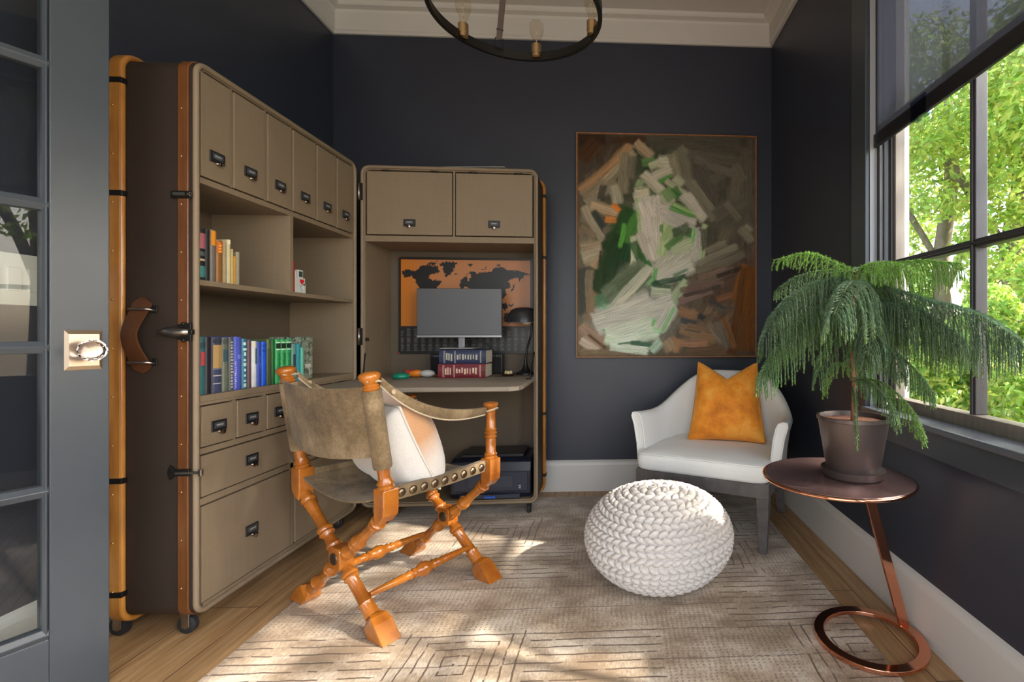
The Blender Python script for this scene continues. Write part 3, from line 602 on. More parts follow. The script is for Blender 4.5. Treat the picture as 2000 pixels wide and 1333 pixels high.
def mapfn(U, V):
    # U,V in 0..1; the land outlines are in the pixel frame of an 855x625 drawing
    px = U*865+312; py = V*630+640
    jx = px+14*(vnoise(px/11, py/11, 1)-.5)+8*(vnoise(px/4, py/4, 2)-.5); jy = py+14*(vnoise(px/11, py/11, 3)-.5)+8*(vnoise(px/4, py/4, 4)-.5)
    gold = np.array(lin('#b8794a')); gold2 = np.array(lin('#c2700f')); blk = np.array(lin('#191818'))
    f = np.clip((px-330)/260, 0, 1)[..., None]; c = gold2*(1-f)+gold*f
    lands = [[(332,735),(360,722),(420,735),(450,700),(500,690),(560,700),(575,740),(540,745),(500,780),(540,790),(590,795),(560,830),(545,850),(520,860),(500,890),(470,900),(450,880),(436,830),(420,790),(395,765),(345,770)],
      [(565,680),(620,668),(690,675),(665,700),(665,730),(615,762),(597,730),(595,705)], [(667,745),(690,745),(680,757)], [(500,675),(560,668),(545,690),(510,690)],
      [(700,830),(705,795),(730,770),(755,740),(790,728),(815,745),(840,735),(900,735),(930,700),(975,700),(1010,720),(1080,725),(1165,745),(1120,755),(1090,790),(1080,765),(1055,765),(1020,790),(1030,830),(1000,850),(1010,880),(960,930),(930,890),(900,870),(880,930),(850,880),(790,860),(760,835),(735,830),(720,845)],
      [(700,860),(760,850),(830,870),(880,930),(900,950),(860,1010),(820,1100),(780,1090),(760,990),(700,960),(680,900)], [(706,790),(716,785),(718,815),(704,818)], [(845,720),(885,700),(870,712),(850,725)], [(750,685),(790,683),(775,697)],
      [(500,900),(560,930),(610,960),(600,1020),(560,1090),(540,1090),(530,1000),(500,960)], [(990,1010),(1040,990),(1060,1040),(1020,1070),(985,1050)], [(960,940),(1000,935),(1015,960),(990,985)], [(1045,820),(1058,810),(1050,850),(1035,860)], [(940,690),(965,680),(955,695)], [(1000,950),(1050,940),(1040,960)]]
    L = np.zeros(U.shape, bool)
    for p in lands: L |= inpoly(jx, jy, p)
    lakes = inpoly(jx, jy, [(500, 760), (530, 750), (545, 775), (520, 785)]) | inpoly(jx, jy, [(745, 755), (765, 745), (775, 770), (750, 790)]); L &= ~lakes
    c = np.where(L[..., None], blk*(.8+.5*vnoise(px/5, py/5, 6)[..., None]), c)
    bottom = py > 1090
    colx = (px-312) % 46; rowy = (py-1090) % 9.5
    txt = (colx > 6) & (colx < 6+30*(.5+.5*vnoise(np.floor((px-312)/46)*3.3, np.floor((py-1090)/9.5)*1.7, 9))) & (rowy > 3) & (rowy < 6.5) & (py < 1250) & (py > 1105)
    txt &= ~((np.floor((px-312)/46) % 3 == 0) & (py < 1122))
    c = np.where(bottom[..., None], np.where(txt[..., None], np.array(lin('#6e6b66')), np.array(lin('#1b1a1b'))), c)
    edge = (px < 328) | (px > 1160) | (py < 655); c = np.where(edge[..., None], np.array(lin('#1a1716')), c)
    return c
MP = empty('world_map_poster', dpos(-1.270, 2.955, .880), math.radians(1.6), 'gold and black world map poster pinned inside the trunk behind the monitor', 'poster')
M_map = vcol_mat('map_print', .38)
pane_grid(mapfn, .785, .575, 520, 380, 'map_sheet', M_map, MP, -.0035)
MB().box(0, .785, -.003, -.0005, 0, .575).build('backing', M_blackp, MP)
for x, z in ((.006, .004), (.006, .571), (.778, .006)): MB().sphere((x, -.007, z), .005, 8, 6).build('pin', mat('#b31d1d' if x < .1 else '#b08a20', .3), MP, True)
MO = empty('computer_monitor', dpos(-.868, 2.70, .9155), math.radians(1.6), 'thin monitor with a grey screen and silver bottom edge, raised on two books', 'monitor')
o = MB().prism(rrect(-.233, .233, .065, .339, .003, 2), .078, .094, 'xz').build('casing', mat('#2c2d30', .4), MO)
g = N('lcd_panel'); g.b.inputs['Base Color'].default_value = (.085, .088, .097, 1); g.b.inputs['Roughness'].default_value = .42; g.b.inputs['Specular IOR Level'].default_value = .8
MB().box(-.230, .230, .0765, .0785, .078, .336).build('screen', g.m, MO); MB().box(-.233, .233, .0745, .0795, .063, .075).build('chin', mat('#a9a9ab', .35, .6), MO, bevel=.001)
MB().box(-.012, .022, .095, .103, .004, .20).build('neck', mat('#8f8f92', .35, .6), MO, bevel=.002); MB().box(-.085, .092, .00, .145, .0005, .006).build('base_plate', mat('#b9bbbd', .35, .4), MO, bevel=.002)
for i, (lb, c, z, t, bl) in enumerate([('thick maroon gilt-lettered book lying under the navy one, on the desk', '#6d1f28', .7665, .073, '#d9b9a0'), ('thick navy gilt-lettered book lying on the maroon one, under the monitor', '#28304f', .841, .072, '#b9b4a0')]):
    bands = [(.10, .11, bl), (.125, .13, bl), (.33, .34, bl), (.345, .35, bl), (.88, .89, bl), (.90, .905, bl)]+lettered(.15, .30, bl, 3, .2, .8, i)+lettered(.38, .84, bl, 8, .25, .75, i+5)
    M_ = DM @ Matrix.Translation((-.925+(.006 if i else 0)-TRX, 2.585-TRY, z)) @ Matrix.Rotation(PI/2, 4, 'Y') @ Matrix.Translation((-t, 0, 0))
    book('reference_book', lb, 'book', 'books under the monitor', M_, t, .243-.004*i, .17, c, bands, .45)
LP = empty('desk_lamp', dpos(-.505, 2.80, .7665), 0, 'black gooseneck desk lamp with a domed shade at the right of the desk', 'desk lamp')
MB().lathe((0, 0, 0), (0, 0, .09), [(0, .055), (.08, .055), (.15, .045), (.3, .022), (.6, .011), (1, .008)], 20).build('lamp_base', M_blackp, LP, True, autos=40)
MB().tube(spl([(0, 0, .08), (.010, 0, .15), (.030, -.01, .22), (.035, -.01, .28), (.010, -.01, .325)]), .006, 8).build('stem', M_blackp, LP, True)
o = MB(); prof = [(0, .0), (.02, .028), (.08, .052), (.22, .072), (.45, .086), (.72, .093), (1, .096)]
o.lathe((-.008, -.01, .385), (-.008, -.01, .300), prof[1:], 24); sh = o.build('lamp_shade', mat('#3a3b3c', .25, .4), LP, True, autos=60)
MB().lathe((-.008, -.01, .299), (-.008, -.01, .296), [(0, .090), (1, .088)], 24).build('shade_rim', mat('#8b8c8b', .3, .3), sh, True, autos=40)
sph = MB().sphere((.012, -.03, .296), .020, 10, 6, scale=(1.4, 1, .6)).build('bulb', mat('#d8cfbf', .2), LP, True)
for i, (x, w_) in enumerate(((-1.005, .085), (-.690, .095))):
    s_ = empty('desktop_speaker', dpos(x, 2.83, .7665), math.radians(1.6), ['small black desktop speaker left of the stacked books', 'small black desktop speaker right of the stacked books, near the lamp'][i], 'speaker', 'speakers on the desk')
    MB().box(-w_/2, w_/2, 0, .07, 0, .115).build('cabinet', M_blackp, s_, bevel=.004); MB().box(-w_/2+.006, w_/2-.006, -.003, 0, .006, .098).build('grille', mat('#161617', .8, bump=.5, bscale=900), s_, bevel=.001)
    MB().box(-.022, .022, -.0035, -.001, .103, .107).build('badge', mat('#77777a', .4, .5), s_)
tag(MB().tube(spl([dpos(-.97, 2.80, .85), dpos(-.93, 2.80, .93), dpos(-.84, 2.82, .965), dpos(-.76, 2.82, .955), dpos(-.69, 2.82, .90), dpos(-.68, 2.86, .80), dpos(-.70, 2.9, .77)]), .004, 8).tube(spl([dpos(-.91, 2.85, 1.0), dpos(-.90, 2.84, .95), dpos(-.875, 2.84, .925), dpos(-.85, 2.85, .96), dpos(-.86, 2.86, 1.02)]), .003, 6).build('monitor_cable', M_rubber, None, True), 'black cable looping behind the monitor neck', 'cable')
td = empty('tape_dispenser', dpos(-1.105, 2.57, .7665), 0, 'round teal green puck on the desk, leftmost of the small items', 'desk accessory')
MB().lathe((0, 0, 0), (0, 0, .030), [(0, .030), (.15, .040), (.5, .043), (.85, .036), (1, .020)], 24).build('shell', mat('#0f7f63', .25), td, True, autos=50); MB().lathe((0, 0, .029), (0, 0, .034), [(0, .016), (1, .014)], 16).build('cap', mat('#0b5c49', .3), td, True, autos=40)
td = empty('stapler', dpos(-1.03, 2.66, .7665), math.radians(6), 'orange and white rounded gadget behind the teal puck', 'desk accessory')
MB().sphere((-.03, 0, .020), .024, 14, 8, scale=(1.9, .8, .8)).build('orange_body', mat('#d9791c', .35), td, True); MB().sphere((.028, -.01, .020), .024, 14, 8, scale=(1.7, 1, .8)).build('white_body', mat('#b9b7b2', .3), td, True)
MB().box(-.085, -.035, -.012, .012, .020, .040).build('red_tab', mat('#a02a1c', .4), td, bevel=.004)
tag(MB().lathe(dpos(-.975, 2.66, .775), dpos(-.895, 2.64, .775), [(0, .007), (1, .007)], 8).build('marker_pen', mat('#5d3521', .5), None, True, autos=40), 'brown marker lying between the gadget and the books', 'pen')
td = empty('trinket_dish', dpos(-.585, 2.70, .7665), 0, 'small dark dish holding pale trinkets, beside the lamp base', 'dish')
MB().lathe((0, 0, 0), (0, 0, .012), [(0, .028), (1, .040)], 18).build('dish', mat('#3a1f1c', .4), td, True, autos=40)
for x, y in ((-.01, 0), (.012, .006), (.002, -.012)): MB().sphere((x, y, .018), .011, 8, 6).build('trinket', mat('#c9b98a', .4), td, True)
PR = empty('printer', dpos(-.672, 2.665, TZ0+TT+.0005), math.radians(1.6), 'dark blue-black inkjet printer on the trunk floor, seen behind the chair', 'printer')
M_pr = mat('#171d2c', .3); M_pr2 = mat('#222a3b', .35)
MB().prism([(0, .03), (.0, .15), (.012, .20), (.05, .212), (.27, .212), (.27, .0), (.02, .0)], -.215, .215, 'yz').build('housing', M_pr, PR, bevel=.006)
MB().box(-.20, .20, -.003, .012, .040, .145).build('front_cover', M_pr2, PR, bevel=.004); MB().box(-.12, .12, -.006, .0, .06, .125).build('output_door', mat('#2c3343', .4), PR, bevel=.002)
MB().box(-.16, .16, -.022, .01, .006, .030).build('paper_tray', M_pr2, PR, bevel=.003); MB().box(-.03, .03, -.026, -.020, .010, .022).build('tray_latch', mat('#1857b8', .3), PR, bevel=.001)
MB().box(.150, .162, -.0036, -.0028, .055, .062).box(.150, .162, -.0036, -.0028, .066, .073).build('badge', mat('#9aa0ac', .4), PR); MB().box(-.17, .17, .05, .25, .212, .232).build('scanner_lid', mat('#10131b', .3), PR, bevel=.005)
tag(MB().prism([(-.95, 2.72), (-.60, 2.70), (-.585, 2.93), (-.94, 2.94)], TZ1+.0195, TZ1+.0225).build('paper_sheets', mat('#b9b3ac', .7)), 'loose white papers lying on top of the desk trunk', 'paper')
# ------------------------------------------------------------------ painting
def painting():
    Wd, Hd = 1.148, 1.415
    P = empty('abstract_painting', (-.240, YB, .850), 0, 'large abstract painting of pale green-white brush strokes on dark brown, in a thin wooden frame', 'painting')
    X0, Y0, SW, SH = 47, 58, 968, 1210
    nx, ny = 430, 530
    zones = [((47,58),430,300,'#2f1f14'),((700,200),520,420,'#3d3a33'),((950,520),300,400,'#4a463d'),((820,900),330,260,'#4a3a30'),((800,1150),380,220,'#5c4a38'),((980,1000),150,350,'#4a2f18'),((120,650),130,300,'#6e6352'),((100,1000),160,240,'#4b473c'),((250,700),170,300,'#1f3320'),((300,900),260,200,'#33402e'),((420,250),160,160,'#2c3a26'),((130,1200),160,110,'#7c6853'),((470,620),130,220,'#8f927c'),((560,760),140,90,'#8c9480'),((330,1090),230,80,'#a0a496'),((480,520),260,260,'#4c5c40'),((350,1080),300,200,'#8f9484')]
    ST = '''60 370 330 110 34 8a6a4a|90 430 350 150 26 857a62|70 400 200 300 40 6f6350|50 90 200 70 60 2a1c12|60 200 150 90 60 3b2616|230 90 420 80 30 3a271a|360 90 450 175 34 8c7a62|300 150 290 380 44 6b6350|340 170 330 300 30 5a5446|100 440 260 320 30 6b6452|170 420 190 330 30 35322b|240 330 265 440 36 8d8672|110 445 270 490 34 9a8468|230 440 275 480 22 bb6a20|190 520 260 525 26 a86c38|120 480 190 590 40 2e3530|80 450 190 640 30 857b68|190 560 230 640 26 5d5446|60 680 180 660 40 857660|70 740 190 700 50 8f8570|130 790 200 690 34 8f7a60|170 690 165 770 8 2a1f18|60 560 150 620 24 6a5c48
60 790 90 1040 60 3c3d37|110 800 120 1060 34 6f6452|130 900 100 1080 30 74624c|60 1100 190 1210 40 8a7460|60 1180 160 1240 30 a99a88|100 1150 200 1230 12 4d3b2c|60 1250 400 1245 22 6b5d48
330 460 200 780 60 23401f|260 600 180 930 90 22351f|330 640 300 760 50 1f3a22|380 480 300 650 40 3f6b2f|300 540 270 680 20 4f8a3a|345 610 345 780 26 a7aa90|340 640 400 760 40 2a4c26|400 700 440 790 20 2c5a2a
390 210 470 190 30 4d6a40|430 230 540 190 28 9a9a80|480 200 580 200 40 9c9a84|560 150 600 290 46 6f6a56|600 130 640 330 50 5c5849|450 290 560 240 36 9c9583|470 320 560 270 14 4a7a3a|390 300 370 350 24 7a8a64|400 265 560 430 34 9f9886|520 300 640 380 22 8b8a70|560 340 600 400 40 355a2c|510 350 560 420 50 5f7a4a|570 280 620 330 36 8a8a72
350 380 440 370 40 a49c86|350 420 400 400 50 9e9a84|380 400 400 640 34 8d9c72|440 390 470 700 90 a59f92|400 420 440 620 60 aaa296|470 500 480 700 50 a49e90|380 590 440 740 36 9d968a|440 640 470 750 40 a8a294|540 520 490 720 40 8fa070|560 540 500 640 26 7c8f60|500 540 500 600 14 3e6a30
490 460 560 450 30 a29a8c|500 480 680 560 70 a09a90|540 450 690 500 22 4c7a3c|560 430 690 490 12 7f9a60|610 380 740 520 36 9a9686|640 370 720 500 26 a29c8e|700 560 690 750 50 9c9990|735 540 715 740 20 8a9a72|660 560 640 650 22 3a6a30|680 560 655 700 10 4fa03a|560 600 660 560 50 3c4a34|520 680 620 610 30 456a38
470 850 680 650 90 9c9a8a|480 850 670 760 60 a3a294|560 700 670 640 40 8f9a78|460 850 470 780 18 4f8a4a|440 880 640 830 26 24402e|430 850 450 870 40 6f9a6a|560 830 650 790 12 56705a
420 780 200 960 90 5c6652|400 800 250 900 60 4b5742|440 780 230 1010 34 9fa08c|440 800 260 980 18 aba894|200 980 170 1020 40 7a9a80|160 930 190 1000 50 4c6a4c
440 910 560 915 40 9aa28a|450 880 560 890 16 344a36|640 850 560 960 34 94a080|600 900 560 1000 20 7f8f70
130 1080 440 960 70 aaa79a|150 1110 560 960 60 a8a79c|200 1070 540 1000 50 a4a396|180 1130 430 1060 12 5f9a60|200 1150 440 1070 50 b4b8a6|220 1180 470 1090 50 b0b8a4|190 1170 300 1200 40 b3c4a8|240 1190 470 1130 40 b8c4ae|560 990 480 1130 50 a8a89a|570 1000 500 1140 16 6fa06a|450 1110 460 1060 14 5f9a5c|450 1120 500 1140 20 8fba88|380 1170 490 1150 36 a9b8a0|220 1215 430 1240 36 b4c0ac|330 1195 480 1215 18 3c5a48|440 1245 500 1190 30 9ab09a|260 1205 390 1195 8 3d5c44
640 150 940 200 40 4c483d|680 180 900 260 30 565146|470 90 900 110 50 3f3c33|600 110 640 160 30 5f5b4c|970 120 960 450 40 4a463c|900 210 960 300 40 575244|920 260 900 420 40 544f43|700 220 780 380 60 45423a|640 300 790 520 34 625e50|670 300 800 480 20 6a6555|760 300 850 260 30 4f4b40|790 500 960 400 60 4b483e|820 560 940 480 50 47443a|850 420 930 520 30 5a5548|750 560 760 690 70 403d34|830 640 870 560 40 55503f|930 560 1000 640 30 6a6554|960 540 1000 580 16 757060
700 760 920 660 26 6f6a5a|690 800 960 700 26 605a4c|740 690 860 640 26 6a6455|640 880 900 790 30 5d4f44|700 840 860 790 20 6b5a4c|600 910 850 870 26 5d4c44|590 970 780 900 30 6a5850|620 940 830 880 16 3c332e|800 830 960 780 20 2f2620|850 900 900 850 40 4a3a2e|900 960 960 760 26 6a4522|930 1020 990 770 30 5a3716|960 780 880 1260 40 4f331a|1000 780 980 1240 46 5b3818|940 1050 920 1250 30 54391f
590 1020 700 1050 34 7a5c42|600 1070 700 1090 20 3c3f40|700 1040 740 1070 20 2c2f30|600 1120 800 1180 30 7a6248|640 1100 830 1130 24 6a5440|800 1080 860 1240 34 5f564a|760 1090 830 1200 20 6a6253|840 1060 900 1230 24 6b4c30|590 1170 560 1250 40 8a6a4c|600 1200 760 1200 24 8a6850|640 1240 860 1240 30 5d4a38|520 1180 560 1240 40 8a7860|780 1000 900 1010 26 4d443a|800 960 890 930 20 6b4a34|850 1010 760 960 14 3a3a38|720 1140 620 1120 8 4b4640'''
    def fn(U, V):
        px = X0+U*SW; py = Y0+V*SH; c = np.ones(U.shape+(3,))*np.array(lin('#413a30')); 
        for (x, y), sx, sy, h in zones:
            wgt = np.exp(-(((px-x)/sx)**2+((py-y)/sy)**2)*2.2)[..., None]*.9; c = c*(1-wgt)+np.array(lin(h))*wgt
        c *= (.75+.5*vnoise(px/16, py/40, 21))[..., None]
        k = 0
        r = np.random.default_rng(3); under = []
        for q_ in range(330):
            x, y = r.uniform(X0, X0+SW), r.uniform(Y0, Y0+SH); i, j = int((y-Y0)/SH*(ny-1)), int((x-X0)/SW*(nx-1)); cc = c[i, j]*r.uniform(.72, 1.35)+.003*r.random(3)
            ang = (r.normal(1.2, .5) if x > 620 and y < 700 else r.normal(-.6, .4) if x > 600 else r.normal(-1.0, .5)); L = r.uniform(60, 200)
            under.append((x, y, x+L*math.cos(ang), y+L*math.sin(ang), r.uniform(16, 52), cc))
        strk = ST.replace('\n', '|').split('|')
        for s in under+[q_+' wide' for q_ in strk]+strk:
            k += 1; main = isinstance(s, str)
            if main: q = s.split(); x0, y0, x1, y1, w_ = [float(a) for a in q[:5]]; col = np.array(lin(q[5])); wide = len(q) > 6; w_ *= 2.1 if wide else 1.42
            else: x0, y0, x1, y1, w_, col = s
            L = math.hypot(x1-x0, y1-y0); tx, ty = (x1-x0)/L, (y1-y0)/L; bow = r.uniform(-.04, .04)*L
            mar = w_+10; sel = (px > min(x0, x1)-mar) & (px < max(x0, x1)+mar) & (py > min(y0, y1)-mar) & (py < max(y0, y1)+mar)
            X = px[sel]-x0; Y = py[sel]-y0; t = (X*tx+Y*ty)/L; n_ = -X*ty+Y*tx-bow*4*t*(1-t); n_ = n_/(w_/2)
            rag = .10*(vnoise(t*L/9+k, n_*4, k)-.5); wobble = .18*(vnoise(t*L/30+k, n_*0+k, k+9)-.5)
            endn = .10*(vnoise(n_*5+k, n_*0+2, k+3)-.5)*min(1.5, 60/L)
            a = np.clip((1-np.abs(n_+wobble)+rag)/.26, 0, 1)*np.clip((t+.02+endn)*L/12, 0, 1)*np.clip((1.02-t+endn*2)*L/16, 0, 1)
            br = vnoise(n_*w_/3.2+k*7, t*L/90, k+5); br2 = vnoise(n_*w_/1.6+k*3, t*L/50, k+6)
            shade = .42+.62*br+.56*br2; gap = np.where((br2 < .16) & (t > .5), .45, 1.)
            cc = col*shade[:, None]; a = (a*gap*((.5 if wide else .86) if main else .6))[:, None]; c[sel] = c[sel]*(1-a)+cc*a
        weave = .94+.12*vnoise(px/1.7, py/1.7, 31); return np.clip((c*weave[..., None]*1.5), 0, .9)
    pane_grid(fn, Wd-.02, Hd-.02, nx, ny, 'canvas', vcol_mat('painted_canvas', .75, .2, .15), P, 0)
    P.children[-1].location = (.010, -.040, .010)
    MB().box(.006, Wd-.006, -.038, -.004, .006, Hd-.006).build('stretcher', mat('#6b5842', .8), P)
    o = MB()
    for b_ in ((0, .006, 0, Hd), (Wd-.006, Wd, 0, Hd), (.006, Wd-.006, 0, .006), (.006, Wd-.006, Hd-.006, Hd)): o.box(b_[0], b_[1], -.046, -.001, b_[2], b_[3])
    o.build('frame', mat('#9a6232', .4, noise=.2, nscale=30), P, bevel=.0008)
painting()
# ------------------------------------------------------------------ campaign chair
def campaign_chair():
    A = math.radians(-32.5)
    C = empty('campaign_chair', (-.832, 1.936, RUGZ), A, 'turned honey-wood folding campaign chair with olive suede sling seat and nailhead trim', 'chair')
    hw, hd = .255, .222; hub = .212; bz = .435
    suede = N('olive_suede'); v = suede.coords(); n1 = suede.noise(v, 7, 5, .6); n2 = suede.noise(v, 120, 3)
    suede.l(suede.ramp(suede.math('ADD', suede.math('MULTIPLY', n1, .8), suede.math('MULTIPLY', n2, .2)), [(.34, (.080, .050, .022)), (.5, (.185, .125, .060)), (.64, (.33, .24, .135))]), suede.b.inputs['Base Color'])
    suede.b.inputs['Roughness'].default_value = .85; suede.b.inputs['Sheen Weight'].default_value = .12; suede.bump(n2, .15, .001); SU = suede.m
    edge = mat((.50, .40, .28), .8)
    leg_prof = [(0, .019), (.05, .020), (.055, .026), (.07, .026), (.08, .020), (.10, .024), (.115, .020), (.20, .0175), (.30, .019), (.31, .025), (.325, .027), (.34, .022), (.355, .026), (.37, .020), (.385, .016), (.44, .022), (.455, .026), (.47, .020), (.53, .020), (.545, .026), (.56, .022), (.62, .0165), (.66, .019), (.67, .026), (.69, .027), (.70, .021), (.715, .026), (.73, .019), (.84, .0195), (.90, .021), (.91, .026), (.925, .022), (1, .024)]
    def plane(y, back):
        for s in (1, -1):
            top = Vector((s*hw, y, bz-.03)); foot = Vector((-s*hw, y, .0)); d = (foot-top).normalized(); e = foot-d*.090
            top2 = top+d*.02
            L = MB().lathe(top2, e, leg_prof, 16).build('leg', M_honey, C, True, autos=50)
            # four-sided flared foot, flat on the rug
            o = MB(); sx = Vector((d.z, 0, -d.x)); sy = Vector((0, 1, 0)); rows = []
            for t, r in ((0, .020), (.18, .029), (.50, .032)):
                c_ = e+d*(t*.090); rows.append([c_+sx*r*a+sy*r*b for a, b in ((-1, -1), (1, -1), (1, 1), (-1, 1))])
            c_ = foot+Vector((s*.004, 0, 0)); rows.append([Vector((c_.x+a*.038, y+b*.033, .0005 if True else 0)) for a, b in ((-1, -1), (1, -1), (1, 1), (-1, 1))] if sx.x*1 > 0 else [Vector((c_.x-a*.038, y+b*.033, .0005)) for a, b in ((-1, -1), (1, -1), (1, 1), (-1, 1))])
            o.ring(rows).build('foot', M_honey, L, bevel=.003)
            # post block with the scrolled tail
            bx = s*hw; o = MB(); o.prism([(bx-.028, bz-.02), (bx-.028, bz+.055), (bx+.028, bz+.055), (bx+.028, bz-.005), (bx+.012*s+.012, bz-.03), (bx+.0, bz-.055), (bx-s*.022, bz-.062)] if s > 0 else [(bx+.028, bz-.02), (bx+.028, bz+.055), (bx-.028, bz+.055), (bx-.028, bz-.005), (bx-.024, bz-.03), (bx, bz-.055), (bx+.022, bz-.062)], y-.027, y+.027, 'xz')
            B = o.build('post_block', M_honey, C, bevel=.004)
            p0 = Vector((bx, y, bz+.05))
            if back:
                p1 = Vector((bx, y-.058, .870)); P = MB().lathe(p0, p1, [(0, .022), (.02, .027), (.04, .022), (.06, .027), (.085, .021), (.12, .018), (.2, .020), (.84, .0195), (.85, .024), (.862, .027), (.872, .022), (.885, .025), (.90, .019), (.92, .024), (.95, .032), (.975, .032), (.99, .026), (1, .012)], 18).build('back_post', M_honey, C, True, autos=50)
                d2 = (p1-p0).normalized(); Lp = (p1-p0).length
                MB().lathe(p0+d2*(.19*Lp), p0+d2*(.845*Lp), [(0, .0265), (.02, .0285), (.98, .0285), (1, .0265)], 18).build('suede_sleeve', SU, P, True, autos=50)
            else:
                p1 = Vector((bx, y, .715)); MB().lathe(p0, p1, [(0, .022), (.03, .027), (.06, .022), (.09, .026), (.13, .019), (.3, .021), (.36, .019), (.38, .024), (.41, .025), (.43, .020), (.46, .026), (.49, .020), (.52, .024), (.55, .019), (.80, .018), (.84, .020), (.86, .024), (.88, .019), (.91, .024), (.94, .030), (.97, .030), (.99, .024), (1, .010)], 18).build('front_post', M_honey, C, True, autos=50)
        h = MB().prism([(a, b+hub) for a, b in rrect(-.034, .034, -.038, .038, .012, 3)], y-.026, y+.026, 'xz').build('hub', M_honey, C, bevel=.004)
        MB().lathe((0, y-.026, hub), (0, y-.031, hub), [(0, .021), (.6, .020), (1, .014)], 20).build('medallion', mat((.12, .10, .08), .4, .9), h, True, autos=40)
    plane(-hd, True); plane(hd, False)
    for s in (1, -1):
        x = -s*.140; z = .108
        MB().lathe((x, -hd+.015, z), (x, hd-.015, z), [(0, .009), (.08, .011), (.30, .0155), (.33, .013), (.36, .018), (.385, .013), (.40, .020), (.43, .016), (.46, .024), (.50, .027), (.54, .024), (.57, .016), (.60, .020), (.615, .013), (.64, .018), (.67, .013), (.70, .0155), (.92, .011), (1, .009)], 16).build('stretcher', M_honey, C, True, autos=50)
    # seat sling and its side rails
    def seat(u, v_):
        x = (u-.5)*2*(hw+.002); y = -hd-.012+v_*(2*hd+.03); return Vector((x, y, .472-.052*(1-(x/hw)**2)+.006*math.sin(3*y)))
    V1, F1 = grid(26, 10, seat); V2 = [(a[0], a[1], a[2]-.007) for a in V1]; k = len(V1); o = MB(); o.add(V1, F1); o.add(V2, [tuple(reversed(f)) for f in F1])
    bd = [i for i in range(26)]+[26*j+25 for j in range(1, 10)]+[26*9+i for i in range(24, -1, -1)]+[26*j for j in range(8, 0, -1)]
    o.f += [(a, b, b+k, a+k) for a, b in zip(bd, bd[1:]+bd[:1])]; o.mi += [0]*len(bd); o.build('sling_seat', SU, C, True, autos=60)
    for s in (1, -1):
        o = MB(); rows = []
        for i in range(9):
            t = i/8; y = -hd+.028+t*(2*hd-.056); zc = .463-.006*math.sin(PI*t)
            rows.append([Vector((s*(hw-.014)+a, y, zc+b)) for a, b in ((-.012, -.022), (.014*1, -.022), (.018, -.010), (.018, .012), (.012, .020), (-.012, .020))] if s > 0 else [Vector((s*(hw-.014)-a, y, zc+b)) for a, b in ((-.012, -.022), (.014, -.022), (.018, -.010), (.018, .012), (.012, .020), (-.012, .020))])
        R_ = o.ring(rows).build('side_rail', SU, C, True, autos=40)
        for i in range(9):
            t = (i+.5)/9; y = -hd+.030+t*(2*hd-.060); zc = .463-.006*math.sin(PI*t)
            MB().sphere((s*(hw+.004), y, zc), .0150, 12, 8, scale=(.5, 1, 1)).build('nailhead', mat((.23, .17, .11), .3, 1.), R_, True)
    # back sling
    def back(u, v_):
        x = (u-.5)*2*hw; z = .598+.225*v_+.010*(1-(x/hw)**2)*(-1 if v_ < .5 else 0); yb = -hd-.058*(z-.485)/.385
        bulge = .055*(1-(x/hw)**2)*(1-.15*v_); return Vector((x, yb-.020-bulge*.75, z-(.012*(1-(x/hw)**2) if v_ < .5 else .014*(1-(x/hw)**2))))
    V1, F1 = grid(24, 10, back); V2 = [(a[0], a[1]+.006, a[2]) for a in V1]; k = len(V1); nu = 24; nv = 10; o = MB(); o.add(V1, F1); o.add(V2, [tuple(reversed(f)) for f in F1])
    bd = [i for i in range(nu)]+[nu*j+nu-1 for j in range(1, nv)]+[nu*(nv-1)+i for i in range(nu-2, -1, -1)]+[nu*j for j in range(nv-2, 0, -1)]
    o.f += [(a, b, b+k, a+k) for a, b in zip(bd, bd[1:]+bd[:1])]; o.mi += [0]*len(bd); BS = o.build('sling_back', SU, C, True, autos=60)
    # arm straps
    for s in (1, -1):
        a, b = Vector((s*(hw-.002), -hd-.020, .838)), Vector((s*(hw-.002), hd-.026, .682)); rows = []; n_ = 22
        for i in range(n_+1):
            t = i/n_; p = a.lerp(b, t); p.z -= .062*4*t*(1-t)*(1.15-.5*t); tw = math.sin(PI*t); wz = .014+.006*tw; tk = .006
            p.x += s*.010*tw; dz = Vector((s*.35, 0, 1)).normalized(); dx = Vector((1, 0, -s*.35)).normalized()
            rows.append([p-dz*wz-dx*tk*.7, p-dz*wz+dx*tk*.7, p+dx*tk*1.3, p+dz*wz+dx*tk*.7, p+dz*wz-dx*tk*.7, p-dx*tk*1.3])
        A_ = MB().ring(rows).build('arm_strap', SU, C, True, autos=50)
        MB().tube([rows[i][1]+Vector((0, 0, -.001)) for i in range(0, n_+1)], .003, 6).build('strap_piping', edge, A_, True)
        MB().tube([rows[-1][2]+Vector((0, -.002, 0)), b+Vector((s*.024, .016, .004)), b+Vector((s*.020, .045, .006)), b+Vector((-s*.020, .045, .006)), b+Vector((-s*.022, .010, .002))], .004, 6).build('strap_loop', edge, A_, True)
        MB().tube([rows[0][2]+Vector((0, .002, 0)), a+Vector((s*.026, -.02, .003)), a+Vector((s*.018, -.052, .003)), a+Vector((-s*.018, -.052, .003)), a+Vector((-s*.02, -.01, .003))], .004, 6).build('strap_loop', edge, A_, True)
        MB().lathe(rows[2][2], Vector(rows[2][2])+Vector((s*.007, 0, .001)), [(0, .009), (.7, .009), (1, .006)], 12).build('strap_stud', mat((.45, .33, .2), .4), A_, True, autos=40)
    return C
campaign_chair()
